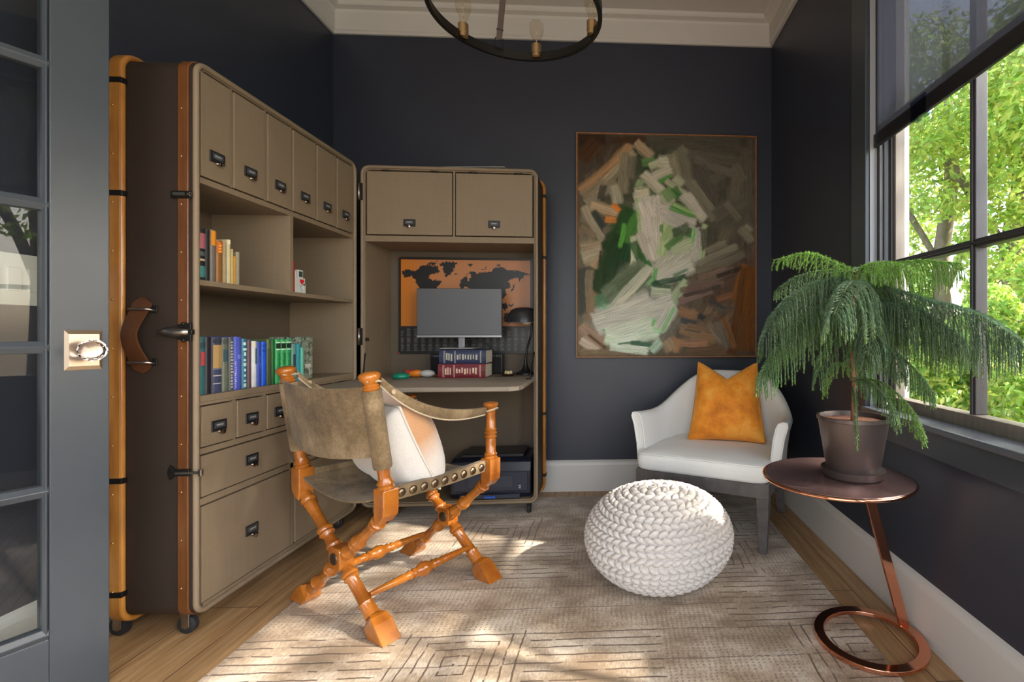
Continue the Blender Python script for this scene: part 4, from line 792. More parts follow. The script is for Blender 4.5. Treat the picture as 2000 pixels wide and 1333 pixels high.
# ------------------------------------------------------------------ pillows
def pillow(W_, H_, T_, n_=30, notch=0., ear=.05, droop=0., seed=1, puff=.55):
    """face grid: x -1..1, z 0..1, +-y thickness"""
    def pt(u, v, s):
        a, b = 2*u-1, 2*v-1
        x = a*W_/2*(1-ear*(1-b*b)); z = b*H_/2*(1-ear*(1-a*a))
        z -= notch*max(0, b)**3*(1-abs(a))**1.15 if notch else 0
        th = T_/2*((1-abs(a)**3.2)*(1-abs(b)**3.2))**puff
        if notch: th *= 1-.55*max(0, b)**1.5*abs(a)**.6; th *= 1-.5*math.exp(-((a)/.18)**2)*max(0, b)**2
        w_ = .006*math.sin(7*a+seed)*math.cos(5*b+seed*2)*(1-a*a)*(1-b*b)
        return Vector((x, s*(th+w_)+droop*(1-b)**2, z+H_/2))
    return n_, pt
def make_pillow(P, n_, pt, front_m, back_m, seam, fn=None):
    for s, nm, m in ((-1, 'front_panel', front_m), (1, 'back_panel', back_m)):
        V1, F1 = grid(n_, n_, lambda u, v: pt(u, v, s)); raw(nm, V1, F1, m, P, True)
    bd = [(i/n_, 0) for i in range(n_)]+[(1, i/n_) for i in range(n_)]+[(1-i/n_, 1) for i in range(n_)]+[(0, 1-i/n_) for i in range(n_)]
    pts = [(pt(u, v, 1)+pt(u, v, -1))/2 for u, v in bd]
    MB().loop(pts, .0045, 6).build('piped_seam', seam, P, True)
P = empty('cowhide_cushion', (0, 0, 0), label='white and tan cowhide cushion leaning in the campaign chair', cat='cushion')
P.matrix_world = Matrix.Translation((-.832, 1.936, RUGZ)) @ Matrix.Rotation(math.radians(-32.5), 4, 'Z') @ Matrix.Translation((.035, .015, .444)) @ Matrix.Rotation(math.radians(-10), 4, 'Z') @ Matrix.Rotation(math.radians(26), 4, 'X') @ Matrix.Rotation(math.radians(4), 4, 'Y')
g = N('cowhide'); v = g.coords(); n1 = g.noise(v, 3.2, 4, .55); n2 = g.noise(v, 180, 3); sx = g.new('SeparateXYZ'); g.l(v, sx.inputs[0])
patch = g.ramp(g.math('ADD', g.math('MULTIPLY', sx.outputs[2], 2.0), g.math('MULTIPLY', n1, .5)), [(.36, 0.), (.62, 1.)])
g.l(g.mix(g.math('MULTIPLY', patch, 1.0), g.mix(n2, (.56, .50, .44), (.74, .69, .63)), g.mix(n2, (.44, .20, .08), (.60, .33, .16))), g.b.inputs['Base Color']); g.b.inputs['Roughness'].default_value = .7; g.b.inputs['Sheen Weight'].default_value = .5; g.bump(n2, .25, .002)
M_hide = g.m
g = N('pale_hide'); v = g.coords(); n1 = g.noise(v, 9, 4, .6); n2 = g.noise(v, 160, 3)
g.l(g.mix(g.math('ADD', g.math('MULTIPLY', n1, .5), g.math('MULTIPLY', n2, .5)), (.47, .44, .41), (.76, .72, .66)), g.b.inputs['Base Color']); g.b.inputs['Roughness'].default_value = .75; g.b.inputs['Sheen Weight'].default_value = .5; g.bump(n2, .25, .002)
make_pillow(P, *pillow(.44, .35, .25, 30, ear=.07, droop=0, seed=3, puff=.42), M_hide, g.m, mat((.60, .55, .48), .7))
# swap: the panel facing the camera side of the chair is the pale one, the tan patch faces the desk
for c_ in P.children:
    if c_.name.startswith('front_panel'): c_.data.materials[0] = g.m
    if c_.name.startswith('back_panel'): c_.data.materials[0] = M_hide
P = empty('orange_pillow', (0, 0, 0), label='burnt orange velvet pillow with a chopped top on the white armchair', cat='cushion')
P.matrix_world = Matrix.Translation((.592, 2.555, .427)) @ Matrix.Rotation(math.radians(-16), 4, 'Z') @ Matrix.Rotation(math.radians(-17), 4, 'X')
g = N('orange_velvet'); v = g.coords(); n1 = g.noise(v, 8, 5, .6); n2 = g.noise(v, 200, 2)
g.l(g.ramp(g.math('ADD', g.math('MULTIPLY', n1, .8), g.math('MULTIPLY', n2, .2)), [(.36, (.60, .17, .006)), (.5, (.86, .29, .014)), (.64, (.97, .45, .07))]), g.b.inputs['Base Color']); g.b.inputs['Roughness'].default_value = .75; g.b.inputs['Sheen Weight'].default_value = .8; g.b.inputs['Sheen Tint'].default_value = (1, .6, .2, 1); g.bump(n2, .1, .001)
def opt():
    def pt(u, v, s):
        a, b = 2*u-1, 2*v-1; wd = .405-.085*v
        x = a*wd/2*(1-.05*(1-b*b)); z = .43*v-.10*max(0, b)**2.5*(1-abs(a))**1.1+.012*(1-a*a)*(1-v)**2
        th = .085*((1-abs(a)**3)*(1-abs(b)**3.5))**.5*(1-.45*max(0, b)); th *= 1-.55*math.exp(-(a/.16)**2)*max(0, b)**1.5
        return Vector((x, s*(th+.004*math.sin(9*a)*math.cos(7*b)*(1-a*a)*(1-b*b)), z))
    return 34, pt
make_pillow(P, *opt(), g.m, g.m, mat((.55, .22, .03), .7))
# ------------------------------------------------------------------ white slipper armchair
def armchair():
    C = empty('white_armchair', (.394, 2.268, 0), math.radians(-27.5), 'low white upholstered armchair with grey wooden legs in the corner under the painting', 'armchair')
    fab = N('white_boucle'); v = fab.coords(); n1 = fab.noise(v, 300, 2); n2 = fab.noise(v, 5, 3)
    fab.l(fab.mix(fab.math('ADD', fab.math('MULTIPLY', n1, .6), fab.math('MULTIPLY', n2, .4)), (.74, .75, .72), (.93, .94, .91)), fab.b.inputs['Base Color']); fab.b.inputs['Roughness'].default_value = .85; fab.bump(n1, .25, .0015); FB = fab.m
    gw = wood((.075, .066, .066), (.15, .135, .13), 'grey_painted_wood', (20, 20, 20), .35, .2)
    w = .325
    def leg(x, y, dx, dy, rug_):
        rows = []; z0 = RUGZ if rug_ else 0
        for z, s, k in ((.33, .030, 0), (.24, .028, 0), (.12, .022, .35), (z0+.0005, .016, 1)):
            cx, cy = x+dx*k, y+dy*k; rows.append([Vector((cx+a*s, cy+b*s, z)) for a, b in ((-1, -1), (1, -1), (1, 1), (-1, 1))])
        MB().ring(rows).build('leg', gw, C, bevel=.003)
    leg(-w+.03, .03, 0, 0, 1); leg(w-.03, .03, 0, 0, 1)
    for sx in (-1, 1):
        rows = []
        for z, s, k in ((.33, .028, 0), (.26, .027, .05), (.16, .022, .30), (.07, .019, .65), (.0005, .020, 1.0)):
            cx, cy = sx*(w-.045)+sx*.01*k, .52+.10*k; rows.append([Vector((cx+a*s, cy+b*s*1.1, z)) for a, b in ((-1, -1), (1, -1), (1, 1), (-1, 1))])
        MB().ring(rows).build('leg', gw, C, bevel=.003)
    o = MB(); o.box(-w, w, .0, .035, .262, .325); o.box(-w, -w+.035, .035, .53, .262, .325); o.box(w-.035, w, .035, .53, .262, .325); o.box(-w+.035, w-.035, .50, .53, .262, .325)
    o.build('seat_frame', gw, C, bevel=.004)
    def cush(u, v_):
        a = 2*PI*u; ca, sa = math.cos(a), math.sin(a); e = .14; sx_ = abs(ca)**e*(1 if ca > 0 else -1); sy_ = abs(sa)**e*(1 if sa > 0 else -1)
        prof = [(0, .326), (.96, .326), (.995, .335), (1.01, .36), (1.01, .385), (.995, .402), (.96, .411), (.8, .420), (.5, .428), (.0, .430)]
        t = v_*9; i = min(8, int(t)); f = t-i; r = prof[i][0]*(1-f)+prof[i+1][0]*f; z = prof[i][1]*(1-f)+prof[i+1][1]*f
        y = .275+sy_*r*.275; front_x = w*(1-.10*max(0, (y-.1)/.45)); return Vector((sx_*r*front_x*1.0, y-.006, z))
    V1, F1 = grid(72, 28, cush, True); Q = raw('seat_cushion', V1, F1, FB, C, True)
    for vv in (.545,):
        pts = [cush(i/96, vv) for i in range(96)]; MB().loop([Vector((p.x, p.y, .406)) for p in pts], .0045, 6).build('piping', FB, Q, True)
    # wrap-around back and arms
    n_ = 56; prof_n = 10; ins = []; out = []
    def path(t):    # t 0..1 from the left arm front to the right arm front
        s = 2*t-1; a = abs(s); sg = -1 if s < 0 else 1
        th = (1-a)
        # superellipse in plan
        ang = PI/2*min(1, a*1.18); 
        if a*1.18 <= 1: x = sg*.335*abs(math.sin(ang))**.72; y = .60-.40*(1-abs(math.cos(ang))**.62)-.0
        else: x = sg*.335; y = .20-(a*1.18-1)/.18*.10
        h = .605+.185*(1-(max(0, a-.22)/.60)**2 if a < .82 else 0)-(0 if a < .82 else 0)
        if a < .10: h = .785
        elif a < .76: q = (a-.10)/.66; h = .785-.205*(q*q*(3-2*q))
        else: h = .58+.012*math.sin((a-.8)/.2*PI/2)
        return Vector((x, y, 0)), h
    P_ = [path(i/n_) for i in range(n_+1)]
    rows = []
    for i, (p, h) in enumerate(P_):
        q0 = P_[max(0, i-1)][0]; q1 = P_[min(n_, i+1)][0]; d = (q1-q0).normalized(); nrm = Vector((-d.y, d.x, 0))     # outward
        a = abs(2*i/n_-1); th = .040+.012*(1-a); fl = .020+.012*(a > .6)*(a-.6)/.4
        base = .325 if a > .55 else .30; r = []
        for k, (o_, z) in enumerate(((-.5, base), (.5, base), (.55, base+.4*(h-base)), (.62, base+.75*(h-base)), (.75, h-.02), (.55, h-.003), (.1, h), (-.35, h-.008), (-.5, h-.03), (-.55, base+.7*(h-base)), (-.52, base+.35*(h-base)))):
            lean = fl*((z-base)/(h-base))**2; r.append(p+nrm*(o_*th+lean)+Vector((0, 0, z)))
        rows.append(r)
    MB().ring(rows).build('wraparound_back', FB, C, True, autos=70)
    for i, sgn in ((0, -1), (n_, 1)):
        pts = rows[i]; MB().loop([p+Vector((0, -.003, 0)) for p in pts], .004, 6).build('arm_piping', FB, C, True)
armchair()
# ------------------------------------------------------------------ knitted pouf
def pouf():
    R_, Z_ = .288, .178; cx, cy = .182, 1.995; NR, NS = 26, 56; pr, ps = 12, 8
    nu, nv = NS*ps, NR*pr
    u = np.arange(nu)/nu; v = np.linspace(0, 1, nv+1); U, V = np.meshgrid(u, v)
    ph = V*PI; ct = np.cos(ph); st = np.sin(ph)
    e = .86; rr = R_*np.sign(st)*np.abs(st)**e; zz = Z_*np.sign(ct)*np.abs(ct)**.92
    row = V*NR; ri = np.floor(row); fr = row-ri; 
    sc = np.maximum(1, np.round(NS*np.maximum(.15, st)))    # stitches per row kept constant in size
    sc = np.where(True, np.maximum(8, np.round(NS*np.sin((ri+.5)/NR*PI))), sc)
    s = U*sc+.5*(ri % 2)+.55*(fr-.5)*np.where(ri % 2 < 1, 1, -1); fs = s-np.floor(s)
    a = (fs-.5)*2; b = (fr-.5)*2; q = np.clip(1-(np.abs(a)**2.4+np.abs(b)**2.2), 0, 1)
    disp = .0165*q**.45-.004*(np.abs(a) > .93)
    nx = np.cos(2*PI*U)*st/R_; ny = np.sin(2*PI*U)*st/R_; nz = ct/Z_; L = np.sqrt(nx**2+ny**2+nz**2)+1e-9
    wob = 1+.012*np.sin(3*2*PI*U+1)+.01*np.sin(5*PI*V)
    X = rr*np.cos(2*PI*U)*wob+disp*nx/L; Y = rr*np.sin(2*PI*U)*wob+disp*ny/L; Z = zz+disp*nz/L
    Z = np.maximum(Z, -.167)+.167
    VV = np.stack([X.ravel(), Y.ravel(), Z.ravel()], 1); i = (np.arange(nv)[:, None]*nu+np.arange(nu)[None]).ravel(); j = (np.arange(nv)[:, None]*nu+((np.arange(nu)+1) % nu)[None]).ravel()
    F = np.stack([i, i+nu, j+nu, j], 1)
    g = N('cotton_rope'); n1 = g.noise(g.coords((140, 140, 140)), 1, 3); g.l(g.mix(n1, (.52, .485, .45), (.74, .70, .655)), g.b.inputs['Base Color']); g.b.inputs['Roughness'].default_value = .85; g.bump(n1, .3, .002)
    o = fastmesh('knitted_pouf', VV, F, g.m, None, True); o.location = (cx, cy, RUGZ+.001); o.rotation_euler = (math.radians(0), math.radians(0), .3)
    tag(o, 'round cream chunky-knit pouf sitting on the rug', 'pouf')
pouf()
# ------------------------------------------------------------------ copper side table
def side_table():
    tx, ty = .822, 1.528
    M_cu = mat((.80, .36, .22), .10, 1.); g = N('bronzed_mirror_top'); n1 = g.noise(g.coords(), 260, 2); n2 = g.noise(g.coords(), 6, 3)
    g.l(g.mix(n1, (.22, .125, .12), (.42, .27, .26)), g.b.inputs['Base Color']); g.b.inputs['Metallic'].default_value = .75; g.l(g.ramp(n2, [(.3, .12), (.7, .28)]), g.b.inputs['Roughness'])
    T = empty('copper_side_table', (tx, ty, 0), 0, 'cantilevered copper side table with a round dark top and ring base beside the window', 'side table')
    top = (.705-tx, 1.512-ty); r = .2225
    o = MB(); o.lathe((top[0], top[1], .538), (top[0], top[1], .550), [(0, r-.004), (.3, r), (.8, r), (1, r-.003)], 96); Tp = o.build('tabletop', g.m, T, True, autos=30)
    MB().loop([(top[0]+(r+.001)*math.cos(a), top[1]+(r+.001)*math.sin(a), .5435) for a in np.linspace(0, 2*PI, 96, endpoint=False)], .0055, 8).build('copper_edge', M_cu, Tp, True)
    MB().lathe((top[0], top[1], .531), (top[0], top[1], .5375), [(0, r-.03), (1, r-.012)], 72).build('underside_plate', M_cu, T, True, autos=30)
    ro, ri = .170, .138; vs = []; fs = []; n_ = 96
    for q, z in ((ro, .0125), (ro, .026), (ri, .026), (ri, .0125)): vs += [(q*math.cos(a), q*math.sin(a), z) for a in np.linspace(0, 2*PI, n_, endpoint=False)]
    for i in range(4):
        for j in range(n_): fs.append((i*n_+j, i*n_+(j+1) % n_, ((i+1) % 4)*n_+(j+1) % n_, ((i+1) % 4)*n_+j))
    raw('base_ring', vs, fs, M_cu, T, True, bevel=.002, autos=40)
    a, b = Vector((.146, .050, .020)), Vector((.000, .045, .536)); wv = Vector((.019, .004, .0)); tv = Vector((0, .006, 0))
    rows = [[c+wv*p+tv*q for p, q in ((-1, -1), (1, -1), (1, 1), (-1, 1))] for c in (a, b)]
    MB().ring(rows).build('slanted_post', M_cu, T, bevel=.002)
side_table()
# ------------------------------------------------------------------ potted pine
def potted_pine():
    px, py, pz = .752, 1.500, .5505
    P = empty('potted_pine', (px, py, pz), 0, 'bushy drooping Norfolk Island pine in a bronze-grey pot on the copper side table', 'potted plant')
    M_pot = mat((.125, .100, .092), .34, .6, noise=.1, nscale=6)
    MB().lathe((0, 0, 0), (0, 0, .026), [(0, .084), (.2, .090), (1, .095)], 64).build('saucer', M_pot, P, True, autos=30)
    o = MB(); o.lathe((0, 0, .010), (0, 0, .190), [(0, .074), (.04, .078), (.93, .104), (.94, .108), (1, .108), (.999, .100), (.90, .098), (.9, .05), (.9, .001)], 64); o.build('pot', M_pot, P, True, autos=30)
    MB().lathe((0, 0, .160), (0, 0, .176), [(0, .094), (.7, .096), (1, .090)], 40).build('soil', mat((.16, .060, .028), .9, noise=.5, nscale=120, bump=1., bscale=150), P, True, autos=30)
    tp = spl([(0, 0, .17), (.004, .002, .28), (-.002, 0, .40), (.003, .002, .52), (.006, 0, .60), (.010, 0, .645)], 6)
    tr = MB().tube(tp, [max(.0025, .0072-.0052*i/len(tp)) for i in range(len(tp))], 10).build('trunk', mat((.27, .11, .055), .75, noise=.35, nscale=60), P, True)
    r = np.random.default_rng(11)
    g = N('pine_needles'); at = g.new('Attribute', attribute_name='Col'); g.l(at.outputs[0], g.b.inputs['Base Color']); g.b.inputs['Roughness'].default_value = .45
    tl = g.new('BsdfTranslucent'); g.l(at.outputs[0], tl.inputs[0]); mx = g.new('MixShader'); mx.inputs[0].default_value = .38; g.l(g.b.outputs[0], mx.inputs[1]); g.l(tl.outputs[0], mx.inputs[2]); g.l(mx.outputs[0], g.out.inputs[0]); M_need = g.m
    M_tw = mat((.10, .13, .05), .7)
    def branch(pts, Lm, tint, dens=1., young=0.):
        path = np.array([list(p) for p in spl(pts, 14)]); n_ = len(path)
        V = []; F = []; Cc = []
        def needles(line, ln, spacing, col):
            line = np.array(line); seg = np.linalg.norm(np.diff(line, axis=0), axis=1); cum = np.concatenate([[0], np.cumsum(seg)]); tot = cum[-1]
            k = max(6, int(tot/spacing)); s = np.sort(r.uniform(0, tot, k)); P0 = np.stack([np.interp(s, cum, line[:, c]) for c in range(3)], 1)
            s2 = np.clip(s+.006, 0, tot+.006); T0 = np.stack([np.interp(np.clip(s+.004, 0, tot), cum, line[:, c])-np.interp(np.clip(s-.004, 0, tot), cum, line[:, c]) for c in range(3)], 1); T0 /= np.linalg.norm(T0, axis=1)[:, None]+1e-9
            rd = r.normal(size=(k, 3)); rd -= (rd*T0).sum(1)[:, None]*T0; rd /= np.linalg.norm(rd, axis=1)[:, None]+1e-9
            tip = s/tot; ll = ln*(1-.35*tip**4)*r.uniform(.75, 1.15, k)
            D = rd*.62+T0*.78; side = np.cross(T0, rd)*.0011
            base = len(V)*0+sum(len(x) for x in V); A = P0-side; B_ = P0+side; Cq = P0+D*ll[:, None]
            V.append(np.stack([A, B_, Cq], 1).reshape(-1, 3)); F.append(base+np.arange(3*k).reshape(-1, 3))
            jit = r.uniform(.7, 1.3, (k, 1)); cl = col*jit; tipc = np.array([.22, .40, .07]); w_ = (np.clip((tip-.75)/.25, 0, 1)*.6)[:, None]; cl = cl*(1-w_)+tipc*w_; Cc.append(np.repeat(cl, 3, 0))
        tw = MB(); rad = [max(.0012, .0042*(1-i/n_)) for i in range(n_)]; tw.tube([Vector(p) for p in path], rad, 6)
        needles(path, .010, .0011, tint)
        tot = np.linalg.norm(np.diff(path, axis=0), axis=1).sum(); m_ = int(tot/.0068*dens)
        for q in range(m_):
            t = .08+.90*(q+.5)/m_; f = t*(n_-1); i = int(f); p0 = path[i]*(1-(f-i))+path[min(i+1, n_-1)]*(f-i); d = path[min(i+1, n_-1)]-path[max(i-1, 0)]; d /= np.linalg.norm(d)+1e-9
            lat = np.cross(d, [0, 0, 1]); lat /= np.linalg.norm(lat)+1e-9; sg = 1 if q % 2 else -1
            L = 1.12*Lm*min(1, (t/.15)**.5)*(1-.62*max(0, (t-.55)/.45)**1.3)*r.uniform(.8, 1.12)
            v0 = lat*sg*(.55+.15*r.random())+d*.45+np.array([0, 0, .02]); p = p0.copy(); ln = [p.copy()]; st_ = 8; vel = v0/np.linalg.norm(v0)
            for z in range(st_):
                p = p+vel*L/st_; ln.append(p.copy()); vel = vel+np.array([0, 0, -.55*(1-young)-.12])+r.normal(size=3)*.05; vel /= np.linalg.norm(vel)
            tw.tube([Vector(x) for x in ln], .0009, 4); needles(ln, .0105*(1+.2*young), .00100, tint*r.uniform(.75, 1.3))
        B = tw.build('branch', M_tw, P, True); o = fastmesh('needles', np.concatenate(V), np.concatenate(F), M_need, B, colors=np.concatenate(Cc))
    dk = np.array([.105, .19, .11]); md = np.array([.12, .24, .10]); lt = np.array([.20, .40, .07])
    def w(x, y, z): return Vector((x-px, y-py, z-pz))
    top = (.760, 1.500)
    # highest, youngest whorl
    branch([w(.763, 1.5, 1.190), w(.70, 1.49, 1.218), w(.60, 1.48, 1.250), w(.490, 1.470, 1.226)], .075, lt, 1, .55)
    branch([w(.763, 1.5, 1.190), w(.83, 1.49, 1.212), w(.93, 1.44, 1.222), w(1.005, 1.36, 1.203)], .13, lt, 1.9, .15)
    branch([w(.763, 1.5, 1.195), w(.80, 1.56, 1.215), w(.86, 1.66, 1.22), w(.90, 1.74, 1.19)], .09, md, 1, .3)
    branch([w(.763, 1.5, 1.190), w(.72, 1.57, 1.21), w(.64, 1.66, 1.20), w(.58, 1.74, 1.15)], .09, md, 1, .3)
    branch([w(.763, 1.5, 1.190), w(.775, 1.43, 1.21), w(.80, 1.34, 1.20), w(.83, 1.27, 1.16)], .08, lt, 1, .4)
    # second whorl, long and arching
    branch([w(.757, 1.5, 1.135), w(.70, 1.49, 1.172), w(.60, 1.46, 1.150), w(.50, 1.42, 1.085), w(.430, 1.395, .990)], .195, dk, 1.05)
    branch([w(.757, 1.5, 1.135), w(.83, 1.47, 1.145), w(.90, 1.36, 1.100), w(.95, 1.22, 1.050), w(.985, 1.14, .990)], .21, dk, 1.9)
    branch([w(.757, 1.5, 1.11), w(.84, 1.48, 1.12), w(.93, 1.40, 1.06), w(.985, 1.30, .96)], .19, md, 1.5)
    branch([w(.757, 1.5, 1.135), w(.72, 1.42, 1.155), w(.65, 1.33, 1.13), w(.58, 1.26, 1.05)], .17, dk*1.1)
    branch([w(.757, 1.5, 1.14), w(.84, 1.57, 1.16), w(.92, 1.66, 1.13), w(.97, 1.76, 1.05)], .15, md)
    branch([w(.757, 1.5, 1.14), w(.70, 1.60, 1.16), w(.64, 1.72, 1.12), w(.60, 1.80, 1.03)], .15, dk)
    # third whorl
    branch([w(.755, 1.5, 1.065), w(.68, 1.47, 1.105), w(.57, 1.42, 1.05), w(.47, 1.38, .955), w(.415, 1.36, .880)], .155, md, 1.05)
    branch([w(.755, 1.5, 1.065), w(.81, 1.44, 1.095), w(.87, 1.33, 1.06), w(.92, 1.24, .985)], .150, dk, 1.4)
    branch([w(.755, 1.5, 1.065), w(.84, 1.53, 1.075), w(.92, 1.58, 1.03), w(.97, 1.62, .95)], .15, md)
    branch([w(.755, 1.5, 1.06), w(.75, 1.42, 1.075), w(.73, 1.35, 1.02), w(.70, 1.31, .94)], .14, dk)
    branch([w(.755, 1.5, 1.06), w(.69, 1.58, 1.07), w(.62, 1.66, 1.01), w(.57, 1.72, .93)], .14, md)
    # fourth whorl
    branch([w(.752, 1.5, .975), w(.77, 1.43, 1.0), w(.79, 1.36, .96), w(.80, 1.31, .89)], .115, dk)
    branch([w(.752, 1.5, .975), w(.69, 1.46, .99), w(.63, 1.43, .94), w(.60, 1.42, .87)], .100, md, .8)
    branch([w(.752, 1.5, .955), w(.82, 1.46, .97), w(.89, 1.41, .90), w(.935, 1.37, .82)], .105, md, 1.3)
    branch([w(.752, 1.5, .955), w(.80, 1.57, .96), w(.86, 1.64, .90), w(.90, 1.69, .82)], .10, md)
    # lowest sprigs spilling over the rim
    branch([w(.752, 1.5, .860), w(.81, 1.43, .85), w(.86, 1.37, .78), w(.885, 1.34, .70)], .075, lt*.85, 1)
    branch([w(.752, 1.5, .850), w(.77, 1.42, .85), w(.79, 1.36, .80), w(.80, 1.33, .74)], .060, md)
    branch([w(.752, 1.5, .830), w(.72, 1.42, .80), w(.700, 1.375, .74), w(.695, 1.36, .665)], .014, md, .8)
    branch([w(.752, 1.5, .880), w(.69, 1.48, .91), w(.655, 1.47, .87), w(.645, 1.465, .81)], .045, lt, .6)
potted_pine()
# ------------------------------------------------------------------ chandelier
def chandelier():
    cx, cy, cz, r = -.390, 1.960, 2.272, .335
    C = empty('ring_chandelier', (cx, cy, cz), 0, 'black iron ring chandelier with bare bulbs hung on brown leather straps', 'chandelier')
    M_ring = mat((.028, .026, .024), .38, .7); n_ = 96; vs = []; fs = []
    prof = [(r, 0), (r+.006, .001), (r+.006, .044), (r-.001, .045), (r-.001, .042), (r-.004, .041), (r-.004, .005), (r-.012, .004), (r-.012, 0)]
    for q, z in prof: vs += [(q*math.cos(a), q*math.sin(a), z) for a in np.linspace(0, 2*PI, n_, endpoint=False)]
    k = len(prof)
    for i in range(k):
        for j in range(n_): fs.append((i*n_+j, i*n_+(j+1) % n_, ((i+1) % k)*n_+(j+1) % n_, ((i+1) % k)*n_+j))
    raw('ring', vs, fs, M_ring, C, True, autos=35)
    G = glass_mat('bulb_glass', (.96, .93, .86)); fil = mat((.75, .45, .15), .4, .8)
    for i in range(6):
        a = math.radians(25+60*i); x, y = (r-.012)*math.cos(a), (r-.012)*math.sin(a)
        S_ = empty('light_socket', (0, 0, 0)); S_.parent = C
        MB().lathe((x, y, .008), (x, y, .072), [(0, .014), (.05, .0205), (.30, .0205), (.32, .022), (.95, .022), (1, .018)], 20).build('brass_cup', M_brass, S_, True, autos=40)
        b = MB().lathe((x, y, .070), (x, y, .185), [(0, .014), (.12, .0155), (.3, .021), (.5, .030), (.68, .034), (.82, .032), (.93, .022), (.99, .008), (1, .001)], 20).build('bulb', G, S_, True)
        MB().tube([(x, y, .07), (x, y, .10), (x+.006, y, .115), (x-.006, y, .13), (x+.006, y, .145), (x-.006, y, .16)], .0012, 5).build('filament', fil, S_, True)
    for i in range(3):
        a = math.radians(115+120*i); e = Vector((math.cos(a), math.sin(a), 0)); t = Vector((-math.sin(a), math.cos(a), 0)); b = e*(r-.012); H_ = empty('hanger', (0, 0, 0)); H_.parent = C
        tp = Vector((0, 0, .60))+e*.02; rows = []
        for q in range(7):
            c = (b+Vector((0, 0, .075))).lerp(tp, q/6); rows.append([c+t*s*.013+e*u*.0016 for s, u in ((-1, -1), (1, -1), (1, 1), (-1, 1))])
        MB().ring(rows).build('leather_strap', mat((.075, .042, .030), .55, noise=.2, nscale=40), H_)
        c = b+Vector((0, 0, .055)); MB().loop([c+t*s*.017+Vector((0, 0, z)) for s, z in ((-1, -.024), (1, -.024), (1, .022), (-1, .022))], .0026, 6).build('buckle', M_ring, H_)
        q0 = (b+Vector((0, 0, .075))).lerp(tp, .06); MB().loop([q0+t*s*.015+e*u*.004+Vector((0, 0, z)) for s, u, z in ((-1, 1, 0), (1, 1, 0), (1, -1, 0), (-1, -1, 0))], .002, 6).build('strap_keeper', M_ring, H_)
    MB().lathe((0, 0, .585), (0, 0, .62), [(0, .02), (.5, .03), (1, .012)], 20).build('top_hub', M_ring, C, True, autos=40)
    MB().lathe((0, 0, .61), (0, 0, ZC-cz-.02), [(0, .006), (1, .006)], 10).build('down_rod', M_ring, C, True, autos=40)
    MB().lathe((0, 0, ZC-cz-.03), (0, 0, ZC-cz), [(0, .045), (.3, .06), (1, .062)], 32).build('canopy', M_ring, C, True, autos=40)
chandelier()
# ------------------------------------------------------------------ outside
tag(MB().box(XR+WT+.02, 14, -9, 16, -.35, -.30).build('ground', mat((.10, .12, .05), .9, noise=.3, nscale=3)), kind='structure')
tag(MB().box(1.19, 1.31, 2.10, 2.4, -.3, 3.4).build('trim_2', mat((.72, .70, .66), .6)), kind='structure')
def leafcloud(name, centers, radii, count, size, col, seed, parent=None, spread=.25, hang=0.):
    r = np.random.default_rng(seed); centers = np.array(centers, float); radii = np.array(radii, float); k = len(centers)
    vol = radii.prod(1) if radii.ndim > 1 else radii**3; idx = r.choice(k, count, p=(vol**.7)/(vol**.7).sum())
    d = r.normal(size=(count, 3)); d /= np.linalg.norm(d, axis=1)[:, None]; rad = r.uniform(.45, 1, count)**.6
    P0 = centers[idx]+d*rad[:, None]*radii[idx]
    nrm = d*.6+r.normal(size=(count, 3))*.6+np.array([0, 0, .4]); nrm /= np.linalg.norm(nrm, axis=1)[:, None]
    t = np.cross(nrm, r.normal(size=(count, 3))); t /= np.linalg.norm(t, axis=1)[:, None]; b = np.cross(nrm, t); s = size*r.uniform(.6, 1.3, count)[:, None]
    t[:, 2] -= hang
    V = np.stack([P0-t*s, P0+b*s*.42-t*s*.1-nrm*s*.1, P0+t*s, P0-b*s*.42-t*s*.1-nrm*s*.1], 1).reshape(-1, 3); F = np.arange(4*count).reshape(-1, 4)
    cl = np.array(col)[None]*r.uniform(.6, 1.45, (count, 1))*np.array([1, 1, 1]); cl[:, 0] *= r.uniform(.8, 1.35, count)
    return fastmesh(name, V, F, M_leaf, parent, colors=np.repeat(cl, 4, 0))
g = N('tree_leaves'); at = g.new('Attribute', attribute_name='Col'); g.l(at.outputs[0], g.b.inputs['Base Color']); g.b.inputs['Roughness'].default_value = .5
tl = g.new('BsdfTranslucent'); g.l(at.outputs[0], tl.inputs[0]); mx = g.new('MixShader'); mx.inputs[0].default_value = .5; g.l(g.b.outputs[0], mx.inputs[1]); g.l(tl.outputs[0], mx.inputs[2]); g.l(mx.outputs[0], g.out.inputs[0]); M_leaf = g.m
M_bark = mat((.24, .19, .15), .9, noise=.35, nscale=18, bump=.6, bscale=30, stretch=(1, 1, .3))
rr_ = np.random.default_rng(5)
shrubs = [(2.25, 2.90, .50, 1.30, 'bright green shrub in the middle of the window view, nearest the glass'), (2.25, 3.60, .45, 1.25, 'yellow-green shrub at the left edge of the window view'), (2.75, 3.15, .45, 1.55, 'tall leafy shrub at the right edge of the window view'), (3.1, 4.9, .55, 1.7, 'pale green shrub behind, at the foot of the left tree'), (3.7, 4.35, .6, 1.8, 'large shrub behind, at the foot of the right tree')]
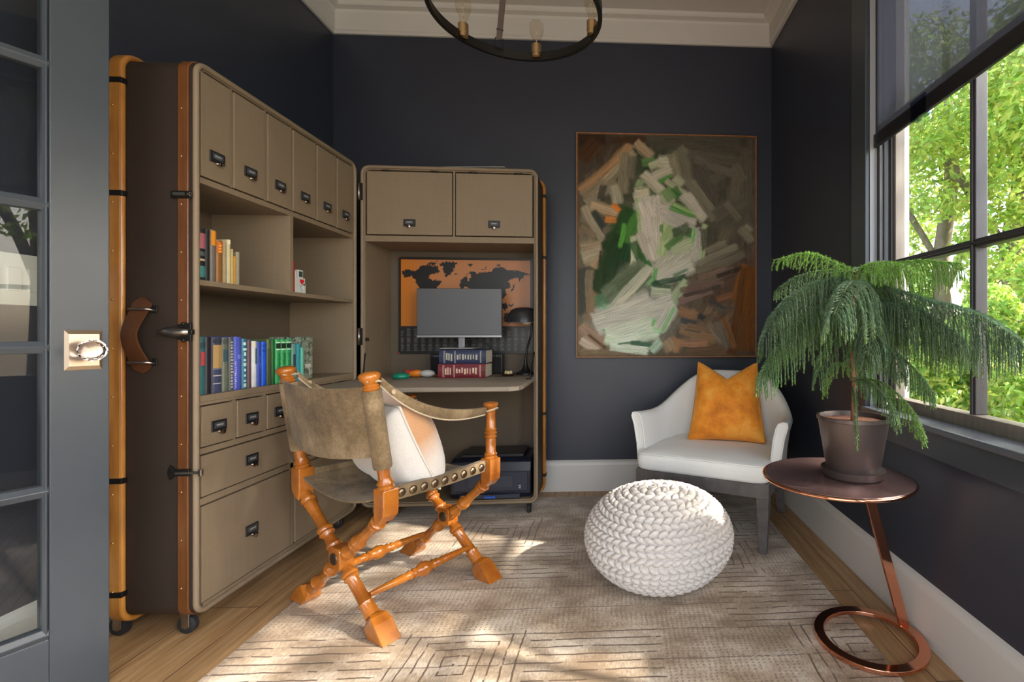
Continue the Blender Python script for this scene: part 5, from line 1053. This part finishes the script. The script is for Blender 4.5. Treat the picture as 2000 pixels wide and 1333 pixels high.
for i, (x, y, r_, h, lb) in enumerate(shrubs):
    s_ = empty('garden_shrub', (x, y, -.3), 0, lb, 'shrub', 'shrubs outside the window'); cs = []; rs = []
    for q in range(10): cs.append((rr_.uniform(-.6, .6)*r_, rr_.uniform(-.6, .6)*r_, (.15+.09*q)*h*1.1)); rs.append([rr_.uniform(.35, .55)*r_]*3)
    leafcloud('foliage', cs, rs, 14000, .030, (.30, .50, .11) if i % 2 else (.40, .58, .13), 40+i, s_, hang=.1)
    MB().tube([(0, 0, 0), (.02, .01, h*.5), (.0, .03, h*.9)], .02, 8).build('stem', M_bark, s_, True)
trees = [(3.25, 4.60, .10, [(3.0, 4.2, 2.5, .50), (3.0, 4.5, 3.3, .7), (3.4, 5.2, 2.7, .7), (3.0, 5.1, 1.9, .45), (2.6, 3.9, 2.9, .5)], 'slender tree with bright leaves, left in the window view'),
         (3.6, 4.15, .13, [(3.3, 3.6, 2.3, .45), (3.3, 3.4, 3.1, .6), (3.9, 4.0, 2.9, .6), (2.9, 3.3, 2.7, .4), (3.2, 3.9, 1.75, .35)], 'broad tree with pale bark, right in the window view'),
         (3.9, .35, .12, [(3.4, .35, 2.9, .55), (3.7, 1.1, 3.3, .55), (4.1, -.1, 3.6, .8), (3.3, -.5, 3.2, .5), (3.6, .3, 2.2, .4)], 'tree whose crown shades the right end of the window')]
for i, (x, y, r_, cr, lb) in enumerate(trees):
    t_ = empty('garden_tree', (x, y, -.3), 0, lb, 'tree', 'trees outside the window')
    MB().tube(spl([(0, 0, 0), (.06, .02, .9), (-.03, .05, 1.9), (.05, .0, 2.9), (.0, .05, 4.0)]), [r_*(1-.5*q/24) for q in range(25)], 12).tube(spl([(0, .03, 1.7), (.15, -.2, 2.4), (.2, -.5, 3.0)]), r_*.35, 8).tube(spl([(0, .03, 1.9), (-.3, .2, 2.6), (-.5, .4, 3.2)]), r_*.3, 8).build('tree_trunk', M_bark, t_, True)
    leafcloud('foliage', [(a-x, b-y, c+.3) for a, b, c, d in cr], [[d]*3 for a, b, c, d in cr], 13000 if i < 2 else 3600, .036 if i < 2 else .045, (.42, .58, .13), 60+i, t_, hang=.2)
